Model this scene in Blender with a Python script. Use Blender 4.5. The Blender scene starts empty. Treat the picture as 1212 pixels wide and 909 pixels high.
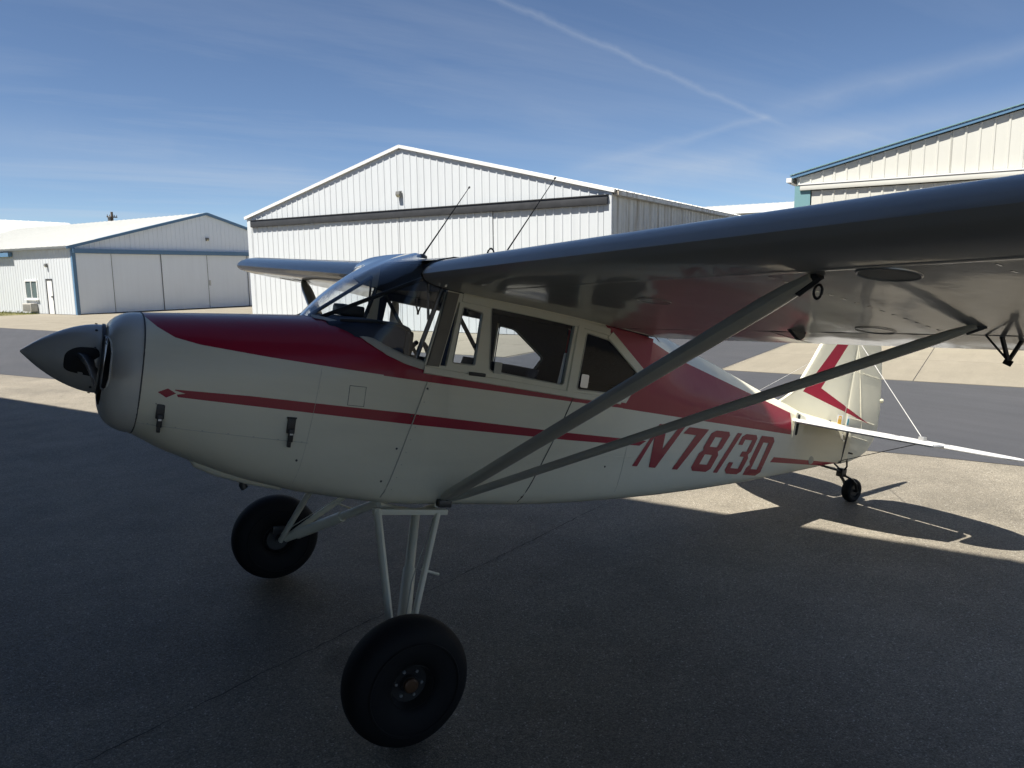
import bpy, bmesh, math, random
from mathutils import Vector, Matrix
from mathutils.geometry import tessellate_polygon
random.seed(7)
R = math.radians
scene = bpy.context.scene
COL = scene.collection

# ------------------------------------------------------------------ camera
CAM_LOC = Vector((0.160, -3.894, 2.024))
YAW, PITCH, ROLL = R(31.194), R(-8.419), R(-0.690)
fw = Vector((math.sin(YAW)*math.cos(PITCH), math.cos(YAW)*math.cos(PITCH), math.sin(PITCH)))
rt0 = Vector((math.cos(YAW), -math.sin(YAW), 0)); up0 = rt0.cross(fw)
rt = math.cos(ROLL)*rt0 + math.sin(ROLL)*up0
up = -math.sin(ROLL)*rt0 + math.cos(ROLL)*up0
cd = bpy.data.cameras.new('camera'); cam = bpy.data.objects.new('camera', cd); COL.objects.link(cam)
mw = Matrix((rt, up, -fw)).transposed().to_4x4(); mw.translation = CAM_LOC
cam.matrix_world = mw
cd.sensor_width = 36; cd.lens = 36*880.4/1212; cd.clip_start = .05; cd.clip_end = 5000
scene.camera = cam

# ------------------------------------------------------------------ sun, sky, exposure
SUN_EL, SUN_AZ = R(64), R(6)          # light travels towards (cos az, sin az)
trav = Vector((math.cos(SUN_AZ)*math.cos(SUN_EL), math.sin(SUN_AZ)*math.cos(SUN_EL), -math.sin(SUN_EL)))
sl = bpy.data.lights.new('sun', 'SUN'); sl.energy = 5.0; sl.angle = R(.53); sl.color = (1, .955, .88)
so = bpy.data.objects.new('sun', sl); COL.objects.link(so)
so.rotation_euler = trav.to_track_quat('-Z', 'Y').to_euler(); so.location = (-10, -5, 30)

E1 = Vector((.895, .446, 0)).normalized(); E2 = Vector((-E1.y, E1.x, 0))   # across / along the taxiway
AZ = math.atan2(E1.y, E1.x)

def ray(u, v):      # direction in the sky for a contrail end
    return (rt*((u-606)/880.4) - up*((v-454.5)/880.4) + fw).normalized()

def build_world():
    w = bpy.data.worlds.new('World'); scene.world = w; w.use_nodes = True
    nt = w.node_tree; N = nt.nodes; L = nt.links; N.clear()
    out = N.new('ShaderNodeOutputWorld'); bg = N.new('ShaderNodeBackground'); L.new(bg.outputs[0], out.inputs[0])
    sky = N.new('ShaderNodeTexSky'); sky.sky_type = 'NISHITA'; sky.sun_disc = False
    sky.sun_elevation = SUN_EL; sky.sun_rotation = math.atan2(-trav.x, -trav.y)
    sky.air_density = .72; sky.dust_density = .02; sky.ozone_density = 3.2; sky.altitude = 900
    bg.inputs[1].default_value = .054
    tc = N.new('ShaderNodeTexCoord')
    def m(op, a, b=None, c=None, clamp=False):
        n = N.new('ShaderNodeMath'); n.operation = op; n.use_clamp = clamp
        for i, x in enumerate((a, b, c)):
            if x is None: continue
            if hasattr(x, 'links'): L.new(x, n.inputs[i])
            else: n.inputs[i].default_value = x
        return n.outputs[0]
    sep = N.new('ShaderNodeSeparateXYZ'); L.new(tc.outputs['Generated'], sep.inputs[0])
    zz = m('MAXIMUM', m('ADD', sep.outputs[2], .06), .03)
    cx = m('DIVIDE', sep.outputs[0], zz); cy = m('DIVIDE', sep.outputs[1], zz)
    comb = N.new('ShaderNodeCombineXYZ'); L.new(cx, comb.inputs[0]); L.new(cy, comb.inputs[1])
    mp = N.new('ShaderNodeMapping'); L.new(comb.outputs[0], mp.inputs[0])
    mp.inputs['Rotation'].default_value = (0, 0, R(-40)); mp.inputs['Scale'].default_value = (.18, .9, 1)
    def noise(vec, sc, det, rough, dist=0):
        n = N.new('ShaderNodeTexNoise'); L.new(vec, n.inputs['Vector']); n.inputs['Scale'].default_value = sc
        n.inputs['Detail'].default_value = det; n.inputs['Roughness'].default_value = rough; n.inputs['Distortion'].default_value = dist
        return n.outputs['Fac']
    n1 = noise(mp.outputs[0], 1.1, 9, .62, .35)
    n2 = noise(comb.outputs[0], .22, 3, .5)
    wisps = m('MULTIPLY', m('SMOOTH_MIN', 1, m('MULTIPLY', m('MAXIMUM', m('SUBTRACT', n1, .45), 0), 3.2), .05),
              m('MULTIPLY', m('MAXIMUM', m('SUBTRACT', n2, .38), 0), 5.0, clamp=True))
    wisps = m('MULTIPLY', wisps, .34, clamp=True)
    # contrail: band along a great circle
    def band(a, b, w0, w1, fade0, fade1):
        n = a.cross(b).normalized(); t = (b-a).normalized(); ta = a.dot(t); tb = b.dot(t)
        d = N.new('ShaderNodeVectorMath'); d.operation = 'DOT_PRODUCT'; L.new(tc.outputs['Generated'], d.inputs[0]); d.inputs[1].default_value = n
        s = N.new('ShaderNodeVectorMath'); s.operation = 'DOT_PRODUCT'; L.new(tc.outputs['Generated'], s.inputs[0]); s.inputs[1].default_value = t
        k = m('DIVIDE', m('SUBTRACT', s.outputs['Value'], ta), tb-ta)
        kc = m('MINIMUM', m('MAXIMUM', k, 0), 1)
        wd = m('ADD', w0, m('MULTIPLY', kc, w1-w0))
        nz = noise(tc.outputs['Generated'], 26, 5, .6)
        off = m('MULTIPLY', m('SUBTRACT', nz, .5), .012)
        r = m('DIVIDE', m('ABSOLUTE', m('ADD', d.outputs['Value'], off)), wd)
        core = m('POWER', m('MAXIMUM', m('SUBTRACT', 1, r), 0), 1.2)
        e = m('MULTIPLY', m('MULTIPLY', m('ADD', k, fade0), 1/fade0 if fade0 else 50, clamp=True), m('MULTIPLY', m('SUBTRACT', 1+fade1, k), 1/fade1, clamp=True))
        return m('MULTIPLY', m('MULTIPLY', core, e), m('ADD', .55, m('MULTIPLY', nz, .7)))
    c1 = band(ray(560, -14), ray(905, 139), .0065, .0052, .3, .10)
    c2 = band(ray(905, 139), ray(700, 196), .006, .016, .04, .25)
    c3 = m('MULTIPLY', band(ray(1330, 100), ray(760, 208), .022, .034, .1, .2), n1)
    c4 = m('MULTIPLY', band(ray(1330, 30), ray(980, 112), .016, .022, .1, .3), n1)
    c5 = m('MULTIPLY', band(ray(-120, 150), ray(330, 205), .05, .035, .1, .4), n1)
    hi_ = m('ADD', m('MULTIPLY', c3, .42), m('ADD', m('MULTIPLY', c4, .34), m('MULTIPLY', c5, .26)))
    tot = m('ADD', m('ADD', wisps, hi_), m('ADD', m('MULTIPLY', c1, .15), m('MULTIPLY', c2, .14)), clamp=True)
    mix = N.new('ShaderNodeMix'); mix.data_type = 'RGBA'
    L.new(tot, mix.inputs['Factor']); L.new(sky.outputs[0], mix.inputs['A']); mix.inputs['B'].default_value = (5.6, 6.0, 6.5, 1)
    L.new(mix.outputs['Result'], bg.inputs[0])
build_world()
scene.view_settings.view_transform = 'Standard'; scene.view_settings.look = 'None'
scene.view_settings.gamma = 1; scene.view_settings.use_curve_mapping = False
scene.view_settings.exposure = 1.1
scene.render.engine = 'CYCLES'
scene.cycles.max_bounces = 7; scene.cycles.diffuse_bounces = 4; scene.cycles.glossy_bounces = 4; scene.cycles.transparent_max_bounces = 12
scene.cycles.use_adaptive_sampling = True; scene.cycles.adaptive_threshold = .025; scene.cycles.use_denoising = True
scene.cycles.caustics_reflective = False; scene.cycles.caustics_refractive = False

# ------------------------------------------------------------------ material helpers
class Mat:
    def __init__(s, name):
        s.m = bpy.data.materials.new(name); s.m.use_nodes = True
        s.N = s.m.node_tree.nodes; s.L = s.m.node_tree.links
        s.b = s.N['Principled BSDF']
        s.tc = s.N.new('ShaderNodeTexCoord')
    def set(s, k, v):
        i = s.b.inputs[k]
        if hasattr(v, 'links'): s.L.new(v, i)
        else: i.default_value = (*v, 1) if isinstance(v, tuple) and len(v) == 3 else v
    def math(s, op, a, b=None, c=None, clamp=False):
        n = s.N.new('ShaderNodeMath'); n.operation = op; n.use_clamp = clamp
        for i, x in enumerate((a, b, c)):
            if x is None: continue
            if hasattr(x, 'links'): s.L.new(x, n.inputs[i])
            else: n.inputs[i].default_value = x
        return n.outputs[0]
    def noise(s, scale, det=4, rough=.5, vec=None, stretch=None, dist=0):
        n = s.N.new('ShaderNodeTexNoise'); v = vec or s.tc.outputs['Object']
        if stretch:
            mp = s.N.new('ShaderNodeMapping'); s.L.new(v, mp.inputs[0]); mp.inputs['Scale'].default_value = stretch; v = mp.outputs[0]
        s.L.new(v, n.inputs['Vector']); n.inputs['Scale'].default_value = scale
        n.inputs['Detail'].default_value = det; n.inputs['Roughness'].default_value = rough; n.inputs['Distortion'].default_value = dist
        return n.outputs['Fac']
    def ramp(s, fac, stops):
        n = s.N.new('ShaderNodeValToRGB'); s.L.new(fac, n.inputs[0]); e = n.color_ramp.elements
        while len(e) < len(stops): e.new(.5)
        for el, (p, c) in zip(e, stops):
            el.position = p; el.color = (*c, 1) if not isinstance(c, (int, float)) else (c, c, c, 1)
        return n.outputs[0]
    def mix(s, f, a, b, blend='MIX'):
        n = s.N.new('ShaderNodeMix'); n.data_type = 'RGBA'; n.blend_type = blend
        for k, x in (('Factor', f), ('A', a), ('B', b)):
            if hasattr(x, 'links'): s.L.new(x, n.inputs[k])
            elif k == 'Factor': n.inputs[k].default_value = x
            else: n.inputs[k].default_value = (*x, 1)
        return n.outputs['Result']
    def bump(s, h, strength=.2, dist=.01):
        n = s.N.new('ShaderNodeBump'); s.L.new(h, n.inputs['Height']); n.inputs['Strength'].default_value = strength; n.inputs['Distance'].default_value = dist
        s.L.new(n.outputs[0], s.b.inputs['Normal']); return n

def simple(name, col, rough=.5, metal=0., var=.15, scale=3., bump=0., coat=0., spec=.5):
    M = Mat(name); n = M.noise(scale, 6, .6)
    c2 = tuple(c*(1-var) for c in col)
    M.set('Base Color', M.mix(M.ramp(n, [(.3, 0.), (.7, 1.)]), c2, col))
    M.set('Metallic', metal); M.set('Specular IOR Level', spec)
    M.set('Roughness', M.math('ADD', rough-.06, M.math('MULTIPLY', n, .12)))
    if coat: M.set('Coat Weight', coat); M.set('Coat Roughness', .06)
    if bump: M.bump(M.noise(scale*8, 5, .6), bump, .01)
    return M.m

CREAM = (.72, .685, .54); RED = (.30, .008, .030)

def paint(name, base=CREAM, red_fn=None, rough=.36, coat=.16, fabric=0., coat_rough=.05, spec=.3):
    """gloss paint with grime; red_fn(M, x, z) returns a 0/1 socket for the red livery"""
    M = Mat(name)
    sep = M.N.new('ShaderNodeSeparateXYZ'); M.L.new(M.tc.outputs['Object'], sep.inputs[0])
    big = M.noise(1.7, 5, .6); fine = M.noise(14, 6, .65)
    streak = M.noise(3.0, 5, .65, stretch=(.35, 1, 2.4))
    dirt = M.math('ADD', M.math('MULTIPLY', M.ramp(big, [(.35, 0.), (.75, 1.)]), .18), M.math('MULTIPLY', M.ramp(streak, [(.48, 0.), (.72, 1.)]), .20))
    col = M.mix(dirt, base, tuple(c*.72 for c in base))
    if red_fn:
        mk = red_fn(M, sep.outputs[0], sep.outputs[2])
        redc = M.mix(M.math('MULTIPLY', big, .25), RED, (RED[0]*.72, RED[1]*.9, RED[2]*.9))
        col = M.mix(mk, col, redc)
    M.set('Base Color', col)
    M.set('Roughness', M.math('ADD', rough-.08, M.math('MULTIPLY', fine, .16)))
    M.set('Coat Weight', coat); M.set('Coat Roughness', coat_rough); M.set('Specular IOR Level', spec)
    h = M.math('ADD', M.math('MULTIPLY', big, 1.), M.math('MULTIPLY', fine, .04))
    bm_ = M.bump(h, .26 if not fabric else fabric, .02)
    M.L.new(bm_.outputs[0], M.b.inputs['Coat Normal'])
    return M.m

def half(M, x, z, p, q):
    """signed: >0 on the left of the directed line p->q in the (x,z) plane (seen with x right, z up)"""
    dx, dz = q[0]-p[0], q[1]-p[1]; l = math.hypot(dx, dz); a, b = -dz/l, dx/l; c = -(a*p[0]+b*p[1])
    return M.math('ADD', M.math('MULTIPLY_ADD', x, a, c), M.math('MULTIPLY', z, b))
def conv(M, x, z, pts):         # convex polygon, counter-clockwise
    r = None
    for i in range(len(pts)):
        h = half(M, x, z, pts[i], pts[(i+1) % len(pts)]); r = h if r is None else M.math('MINIMUM', r, h)
    return r
def chain(M, x, z, pts):        # region above a convex polyline running left to right
    r = None
    for i in range(len(pts)-1):
        h = half(M, x, z, pts[i], pts[i+1]); r = h if r is None else M.math('MINIMUM', r, h)
    return r
def union(M, *a):
    r = a[0]
    for b in a[1:]: r = M.math('MAXIMUM', r, b)
    return r
def step(M, v): return M.math('GREATER_THAN', v, 0.)

def livery(M, x, z):
    deck = M.math('MINIMUM', chain(M, x, z, [(.40, .27), (.50, .19), (.57, .155), (.67, .138), (.96, .12), (1.2, .11), (1.8, .088)]), M.math('SUBTRACT', 1.9, x))
    stripe = conv(M, x, z, [(1.5, .095), (3.25, .046), (3.25, .076), (1.5, .150)])
    above = half(M, x, z, (3.0, .052), (4.99, -.043))
    e1_ = half(M, x, z, (3.20, .25), (3.07, .05)); e2_ = half(M, x, z, (2.86, .495), (3.20, .25))
    wedge = M.math('MAXIMUM', e1_, e2_)
    aft = M.math('MINIMUM', M.math('MINIMUM', above, wedge), M.math('MINIMUM', M.math('SUBTRACT', 4.985, x), M.math('SUBTRACT', x, 2.8)))
    mid = M.math('MINIMUM', conv(M, x, z, [(.60, -.10), (1.64, -.132), (3.27, -.175), (3.33, -.143), (1.64, -.078), (.9, -.065), (.585, -.068)]),
                 M.math('MULTIPLY', conv(M, x, z, [(.50, -.112), (.628, -.082), (.50, -.052)]), -1))
    dia = conv(M, x, z, [(.52, -.086), (.555, -.107), (.592, -.085), (.558, -.066)])
    tail = conv(M, x, z, [(4.76, -.262), (5.95, -.292), (5.95, -.262), (4.80, -.222)])
    return step(M, union(M, deck, stripe, aft, mid, dia, tail))
def fin_livery(M, x, z):
    a = conv(M, x, z, [(5.30, .30), (5.53, .34), (5.78, .72), (5.90, .90), (5.78, .90), (5.63, .71)])
    b = conv(M, x, z, [(5.30, .30), (6.28, .09), (5.53, .345)])
    return step(M, union(M, a, b))

MAT = {}
MAT['body'] = paint('aircraft_body_paint', red_fn=livery)
MAT['fabric'] = paint('aircraft_fabric_paint', red_fn=livery, fabric=.30, coat=.22, rough=.42)
MAT['cream'] = paint('cream_paint')
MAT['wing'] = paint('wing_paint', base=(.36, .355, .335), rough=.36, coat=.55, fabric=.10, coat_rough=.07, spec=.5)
MAT['bowl'] = paint('nose_bowl_paint', base=(.52, .51, .46))
MAT['fin'] = paint('fin_paint', red_fn=fin_livery)
MAT['spinner'] = simple('spinner_grey', (.38, .375, .35), .34, .15, .12, 4, coat=.4)
MAT['black'] = simple('black_paint', (.012, .012, .013), .45, 0, .2, 5)
MAT['void'] = simple('opening_shade', (.008, .008, .009), .8, 0, .2, 5)  # near-black stands in for the shade inside openings
MAT['rubber'] = simple('tyre_rubber', (.008, .008, .009), .72, 0, .3, 9, .15, spec=.25)
MAT['rim'] = simple('wheel_rim', (.035, .033, .032), .42, .3, .3, 8)
MAT['steel'] = simple('dark_steel', (.09, .09, .09), .42, .7, .3, 8)
MAT['alu'] = simple('dull_aluminium', (.55, .55, .54), .36, .8, .2, 6)
MAT['navy'] = simple('navy_upholstery', (.018, .030, .062), .7, 0, .25, 6, .15)
MAT['trim'] = simple('khaki_trim', (.50, .48, .40), .45, 0, .2, 5)
MAT['bronze'] = simple('hub_bronze', (.14, .075, .04), .4, .5, .3, 8)
MAT['post'] = simple('post_brown', (.17, .155, .125), .45, 0, .25, 6)
MAT['strutpaint'] = simple('strut_paint', (.48, .465, .39), .34, 0, .18, 4, coat=.4)
MAT['seam'] = simple('seam_dark', (.05, .048, .045), .6, 0, .1, 5)
MAT['red'] = simple('letter_red', RED, .45, 0, .15, 3, coat=.12)
MAT['yellow'] = simple('sticker_yellow', (.75, .42, .03), .5, 0, .1, 5)
MAT['teal_s'] = simple('sticker_teal', (.04, .28, .34), .5, 0, .1, 5)
MAT['white'] = simple('white_gloss', (.78, .78, .76), .35, 0, .06, 4, coat=.3)
MAT['wire'] = simple('brace_wire', (.62, .62, .6), .35, .5, .1, 5)

def glass(name, tint=(.93, .96, .96), rough=.02, k=1.0, haze=0.):
    M = Mat(name); N, L = M.N, M.L
    N.remove(M.b); out = [n for n in N if n.type == 'OUTPUT_MATERIAL'][0]
    tr = N.new('ShaderNodeBsdfTransparent'); tr.inputs[0].default_value = (*tint, 1)
    gl = N.new('ShaderNodeBsdfGlossy'); gl.inputs['Roughness'].default_value = rough
    fr = N.new('ShaderNodeLayerWeight'); fr.inputs['Blend'].default_value = .5
    bp = N.new('ShaderNodeBump'); bp.inputs['Strength'].default_value = .06; bp.inputs['Distance'].default_value = .02
    L.new(M.noise(3.5, 3, .5), bp.inputs['Height']); L.new(bp.outputs[0], gl.inputs['Normal']); L.new(bp.outputs[0], fr.inputs['Normal'])
    f = M.math('MULTIPLY', M.math('MULTIPLY_ADD', M.math('POWER', fr.outputs['Facing'], 5.), .96, .014), k, clamp=True)
    mx = N.new('ShaderNodeMixShader'); L.new(f, mx.inputs[0]); L.new(tr.outputs[0], mx.inputs[1]); L.new(gl.outputs[0], mx.inputs[2])
    last = mx
    if haze:
        df = N.new('ShaderNodeBsdfTranslucent'); df.inputs[0].default_value = (.8, .82, .85, 1); d2 = N.new('ShaderNodeBsdfDiffuse'); d2.inputs[0].default_value = (.8, .82, .85, 1)
        a_ = N.new('ShaderNodeMixShader'); a_.inputs[0].default_value = .5; L.new(df.outputs[0], a_.inputs[1]); L.new(d2.outputs[0], a_.inputs[2])
        last = N.new('ShaderNodeMixShader'); last.inputs[0].default_value = haze; L.new(mx.outputs[0], last.inputs[1]); L.new(a_.outputs[0], last.inputs[2])
    L.new(last.outputs[0], out.inputs[0]); return M.m
MAT['glass'] = glass('plexiglass', (.90, .93, .95), .015, 1.0)
MAT['ws_glass'] = glass('windshield_plexiglass', (.92, .95, .97), .02, 2.2, .02)
MAT['rear_glass'] = glass('rear_plexiglass', (.66, .70, .75), .015, 1.3)

# ------------------------------------------------------------------ mesh helpers
def mesh(name, V, F, mat, parent=None, smooth=True, angle=35):
    me = bpy.data.meshes.new(name); me.from_pydata([tuple(v) for v in V], [], F); me.validate()
    bm = bmesh.new(); bm.from_mesh(me); bmesh.ops.recalc_face_normals(bm, faces=bm.faces); bm.to_mesh(me); bm.free()
    if smooth:
        for p in me.polygons: p.use_smooth = True
        try: me.set_sharp_from_angle(angle=R(angle))
        except Exception: pass
    me.materials.append(mat)
    o = bpy.data.objects.new(name, me); COL.objects.link(o)
    if parent: o.parent = parent
    return o
class MB:
    def __init__(s): s.V = []; s.F = []
    def add(s, V, F):
        b = len(s.V); s.V += [tuple(v) for v in V]; s.F += [tuple(i+b for i in f) for f in F]; return s
    def box(s, lo, hi, rot=None):
        (a, b, c), (d, e, f) = lo, hi
        V = [(a,b,c),(d,b,c),(d,e,c),(a,e,c),(a,b,f),(d,b,f),(d,e,f),(a,e,f)]
        return s.add(V, [(0,3,2,1),(4,5,6,7),(0,1,5,4),(1,2,6,5),(2,3,7,6),(3,0,4,7)])
    def bbox(s, lo, hi, b=.01):    # chamfered box (vertical & horizontal edges)
        bm = bmesh.new(); bmesh.ops.create_cube(bm, size=1)
        for v in bm.verts: v.co = Vector([lo[i]+(v.co[i]+.5)*(hi[i]-lo[i]) for i in range(3)])
        bmesh.ops.bevel(bm, geom=bm.edges[:], offset=b, segments=2, affect='EDGES', profile=.6)
        bm.verts.index_update(); s.add([v.co for v in bm.verts], [[v.index for v in f.verts] for f in bm.faces]); bm.free(); return s
    def loft(s, secs, closed=True, caps=True):
        n = len(secs[0]); V = [p for sec in secs for p in sec]; F = []
        for i in range(len(secs)-1):
            for j in range(n if closed else n-1):
                k = (j+1) % n; F.append((i*n+j, i*n+k, (i+1)*n+k, (i+1)*n+j))
        if caps and closed: F += [tuple(range(n)), tuple(range((len(secs)-1)*n, len(secs)*n))]
        return s.add(V, F)
    def tube(s, path, r, seg=10, flat=1.0, ref=None):
        path = [Vector(p) for p in path]; rs = r if isinstance(r, (list, tuple)) else [r]*len(path); secs = []
        for i, p in enumerate(path):
            t = (path[min(i+1, len(path)-1)]-path[max(i-1, 0)]).normalized()
            a = Vector(ref) if ref else (Vector((0, 0, 1)) if abs(t.z) < .9 else Vector((1, 0, 0)))
            a = (a - t*a.dot(t)).normalized(); b = t.cross(a)
            secs.append([p + a*math.cos(2*math.pi*k/seg)*rs[i] + b*math.sin(2*math.pi*k/seg)*rs[i]*flat for k in range(seg)])
        return s.loft(secs)
    def lathe(s, prof, c, axis, seg=40, caps=True):     # prof: (along axis, radius)
        ax = Vector(axis).normalized(); a = Vector((0, 0, 1)) if abs(ax.z) < .9 else Vector((1, 0, 0)); a = (a-ax*a.dot(ax)).normalized(); b = ax.cross(a)
        c = Vector(c)
        secs = [[c+ax*h+a*math.cos(2*math.pi*k/seg)*r+b*math.sin(2*math.pi*k/seg)*r for k in range(seg)] for h, r in prof]
        return s.loft(secs, caps=caps)
    def plate(s, outer, holes, fn, th):      # 2-D polygon with holes, fn(u,v,d) -> 3-D, thickness th
        loops = [outer]+list(holes); flat = [p for l in loops for p in l]
        T = tessellate_polygon([[Vector((p[0], p[1], 0)) for p in l] for l in loops]); n = len(flat)
        V = [fn(u, v, 0) for u, v in flat]+[fn(u, v, th) for u, v in flat]
        F = [tuple(t) for t in T]+[tuple(i+n for i in reversed(t)) for t in T]; b = 0
        for l in loops:
            m = len(l)
            for i in range(m): j = (i+1) % m; F.append((b+i, b+j, b+n+j, b+n+i))
            b += m
        return s.add(V, F)
    def pane(s, outer, fn):
        T = tessellate_polygon([[Vector((p[0], p[1], 0)) for p in outer]])
        return s.add([fn(u, v, 0) for u, v in outer], [tuple(t) for t in T])
    def build(s, name, mat, parent=None, smooth=True, angle=35): return mesh(name, s.V, s.F, mat, parent, smooth, angle)

def empty(name, loc=(0, 0, 0), rz=0, label=None, cat=None, group=None):
    o = bpy.data.objects.new(name, None); COL.objects.link(o); o.location = loc; o.rotation_euler = (0, 0, rz)
    o.empty_display_size = .3
    if label: o['label'] = label
    if cat: o['category'] = cat
    if group: o['group'] = group
    return o
def structure(o, label=None):
    o['kind'] = 'structure'
    if label: o['label'] = label
    return o
def lerp(a, b, t): return a+(b-a)*t
def interp(x, xs, ys):
    if x <= xs[0]: return ys[0]
    for i in range(len(xs)-1):
        if x <= xs[i+1]: return lerp(ys[i], ys[i+1], (x-xs[i])/(xs[i+1]-xs[i]))
    return ys[-1]
def round_poly(pts, r, n=4):
    out = []; m = len(pts)
    for i in range(m):
        p = Vector(pts[i]); a = Vector(pts[i-1])-p; b = Vector(pts[(i+1) % m])-p
        ra = min(r, a.length*.45); rb = min(r, b.length*.45); A = p+a.normalized()*ra; B = p+b.normalized()*rb
        for k in range(n+1):
            t = k/n; q = A*(1-t)**2+p*2*t*(1-t)+B*t*t; out.append((q.x, q.y))
    return out
def E(e1, e2, z=0): return E1*e1+E2*e2+Vector((0, 0, z))

# ================================================================== GROUND
def mat_ground():
    M = Mat('aggregate_asphalt'); o = M.tc.outputs['Object']
    v = M.N.new('ShaderNodeTexVoronoi'); M.L.new(o, v.inputs['Vector']); v.inputs['Scale'].default_value = 135
    sepc = M.N.new('ShaderNodeSeparateColor'); M.L.new(v.outputs['Color'], sepc.inputs[0])
    peb_glint = M.ramp(sepc.outputs[0], [(0., (.145, .128, .099)), (.35, (.215, .190, .146)), (.80, (.268, .237, .182)), (.965, (.30, .267, .208)), (.985, (.44, .41, .35))])  # brightest stop paints glints as sparse pale pebbles
    edge = M.ramp(v.outputs['Distance'], [(.35, 1.), (.65, .74)])
    big = M.noise(.35, 6, .6); med = M.noise(2.3, 6, .6)
    stain = M.ramp(big, [(.3, .66), (.52, 1.), (.8, 1.08)]); st2 = M.ramp(med, [(.28, .80), (.55, 1.), (.8, 1.1)])
    spots = M.ramp(M.noise(1.1, 2, .4), [(.70, 1.), (.76, .55)]); scuff = M.ramp(M.noise(1.4, 6, .7, stretch=(.35, 2.6, 1)), [(.55, 1.), (.75, 1.22)])
    st2 = M.mix(1., M.mix(1., st2, spots, 'MULTIPLY'), scuff, 'MULTIPLY')
    c = M.mix(1., peb_glint, edge, 'MULTIPLY'); c = M.mix(1., c, stain, 'MULTIPLY'); c = M.mix(1., c, st2, 'MULTIPLY')
    M.set('Base Color', c); M.set('Roughness', M.math('ADD', .5, M.math('MULTIPLY', sepc.outputs[1], .4)))
    h = M.math('ADD', M.math('MULTIPLY', v.outputs['Distance'], -1.), M.math('MULTIPLY', sepc.outputs[2], .8))
    M.bump(h, .45, .004); return M.m
def mat_taxi():
    M = Mat('sealed_asphalt'); n = M.noise(.5, 6, .6); f = M.noise(60, 4, .7); l = M.noise(1.2, 5, .6, stretch=(4, .25, 1))
    c = M.mix(M.ramp(n, [(.3, 0.), (.7, 1.)]), (.037, .039, .045), (.048, .049, .055)); c = M.mix(1., c, M.ramp(f, [(.3, .8), (.7, 1.15)]), 'MULTIPLY')
    c = M.mix(1., c, M.ramp(l, [(.35, .9), (.65, 1.06)]), 'MULTIPLY')
    M.set('Base Color', c); M.set('Roughness', .8); M.bump(f, .3, .004); return M.m
def mat_concrete():
    M = Mat('concrete'); n = M.noise(.6, 6, .62); f = M.noise(30, 5, .7); l = M.noise(.8, 5, .6, stretch=(.3, 3, 1))
    c = M.mix(M.ramp(n, [(.3, 0.), (.7, 1.)]), (.19, .168, .126), (.225, .20, .152)); c = M.mix(1., c, M.ramp(f, [(.3, .88), (.7, 1.08)]), 'MULTIPLY')
    c = M.mix(1., c, M.ramp(l, [(.35, .9), (.6, 1.)]), 'MULTIPLY')
    M.set('Base Color', c); M.set('Roughness', .85); M.bump(f, .2, .004); return M.m
MAT['ground'] = mat_ground(); MAT['taxi'] = mat_taxi(); MAT['concrete'] = mat_concrete()
MAT['joint'] = simple('joint_dark', (.06, .055, .05), .9)
MAT['soil'] = simple('dry_grass_soil', (.17, .155, .055), .95, 0, .35, 1.5)
MAT['grassblade'] = simple('grass_blades', (.17, .19, .045), .8, 0, .4, 2)

def sheet(name, pts, z, mat):
    return mesh(name, [(p.x, p.y, z) for p in pts], [tuple(range(len(pts)))], mat, None, False)
g = sheet('ground', [E(-900, -900), E(900, -900), E(900, 900), E(-900, 900)], 0, MAT['ground']); structure(g, 'tan aggregate asphalt apron under the aircraft')
TX0, TX1 = 7.42, 13.62
t = sheet('taxiway', [E(TX0+.08, -300), E(TX1, -300), E(TX1, 300), E(5.95, 300), E(5.95, 15), E(TX0+.08, -3)], .004, MAT['taxi']); structure(t, 'blue grey sealed asphalt taxiway strip')
al = sheet('alley_road', [E(TX1, 1.0), E(60, 1.0), E(60, 6.2), E(TX1, 6.2)], .0045, MAT['taxi']); structure(al, 'grey asphalt lane between the middle and right hangars')
def apron(name, x0, x1, y0, y1, step_, label):
    root = empty(name); structure(root, label)
    nx = max(1, round((x1-x0)/step_)); ny = max(1, round((y1-y0)/step_)); gap = .018
    dx, dy = (x1-x0)/nx, (y1-y0)/ny
    sub = mesh('joint_bed', [E(x0, y0, .003), E(x1, y0, .003), E(x1, y1, .003), E(x0, y1, .003)], [(0, 1, 2, 3)], MAT['joint'], root, False)
    V = MB().box((-dx/2+gap/2, -dy/2+gap/2, 0), (dx/2-gap/2, dy/2-gap/2, .012))
    first = None
    for i in range(nx):
        for j in range(ny):
            c = E(x0+dx*(i+.5), y0+dy*(j+.5), .0)
            if first is None: first = V.build('concrete_slab', MAT['concrete'], root, False); o = first
            else: o = first.copy(); COL.objects.link(o); o.parent = root
            o.location = c; o.rotation_euler = (0, 0, AZ)
apron('concrete_apron', TX1, 19.4, 6.28, 39.6, 3.6, 'tan concrete apron slabs before the middle hangar')
apron('concrete_apron', TX1, 21.0, -20, .92, 3.6, 'tan concrete apron slabs before the right hangar')
apron('concrete_apron', 19.4+.02, 39, 23.5, 39.6, 4.0, 'tan concrete apron slabs before the left blue trimmed hangar')
gs = sheet('grass_verge', [E(16.2, 43.5), E(20.8, 43.5), E(20.8, 75), E(16.2, 75)], .014, MAT['soil']); structure(gs, 'strip of dry grass ground beside the left hangar')
cs = sheet('concrete_path', [E(TX1, 39.62), E(16.18, 39.62), E(16.18, 75), E(TX1, 75)], .010, MAT['concrete']); structure(cs, 'tan concrete strip beside the grass verge')
cs = sheet('concrete_path', [E(16.18, 39.62), E(21.0, 39.62), E(21.0, 43.48), E(16.18, 43.48)], .010, MAT['concrete']); structure(cs, 'tan concrete strip at the foot of the small door')
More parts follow.
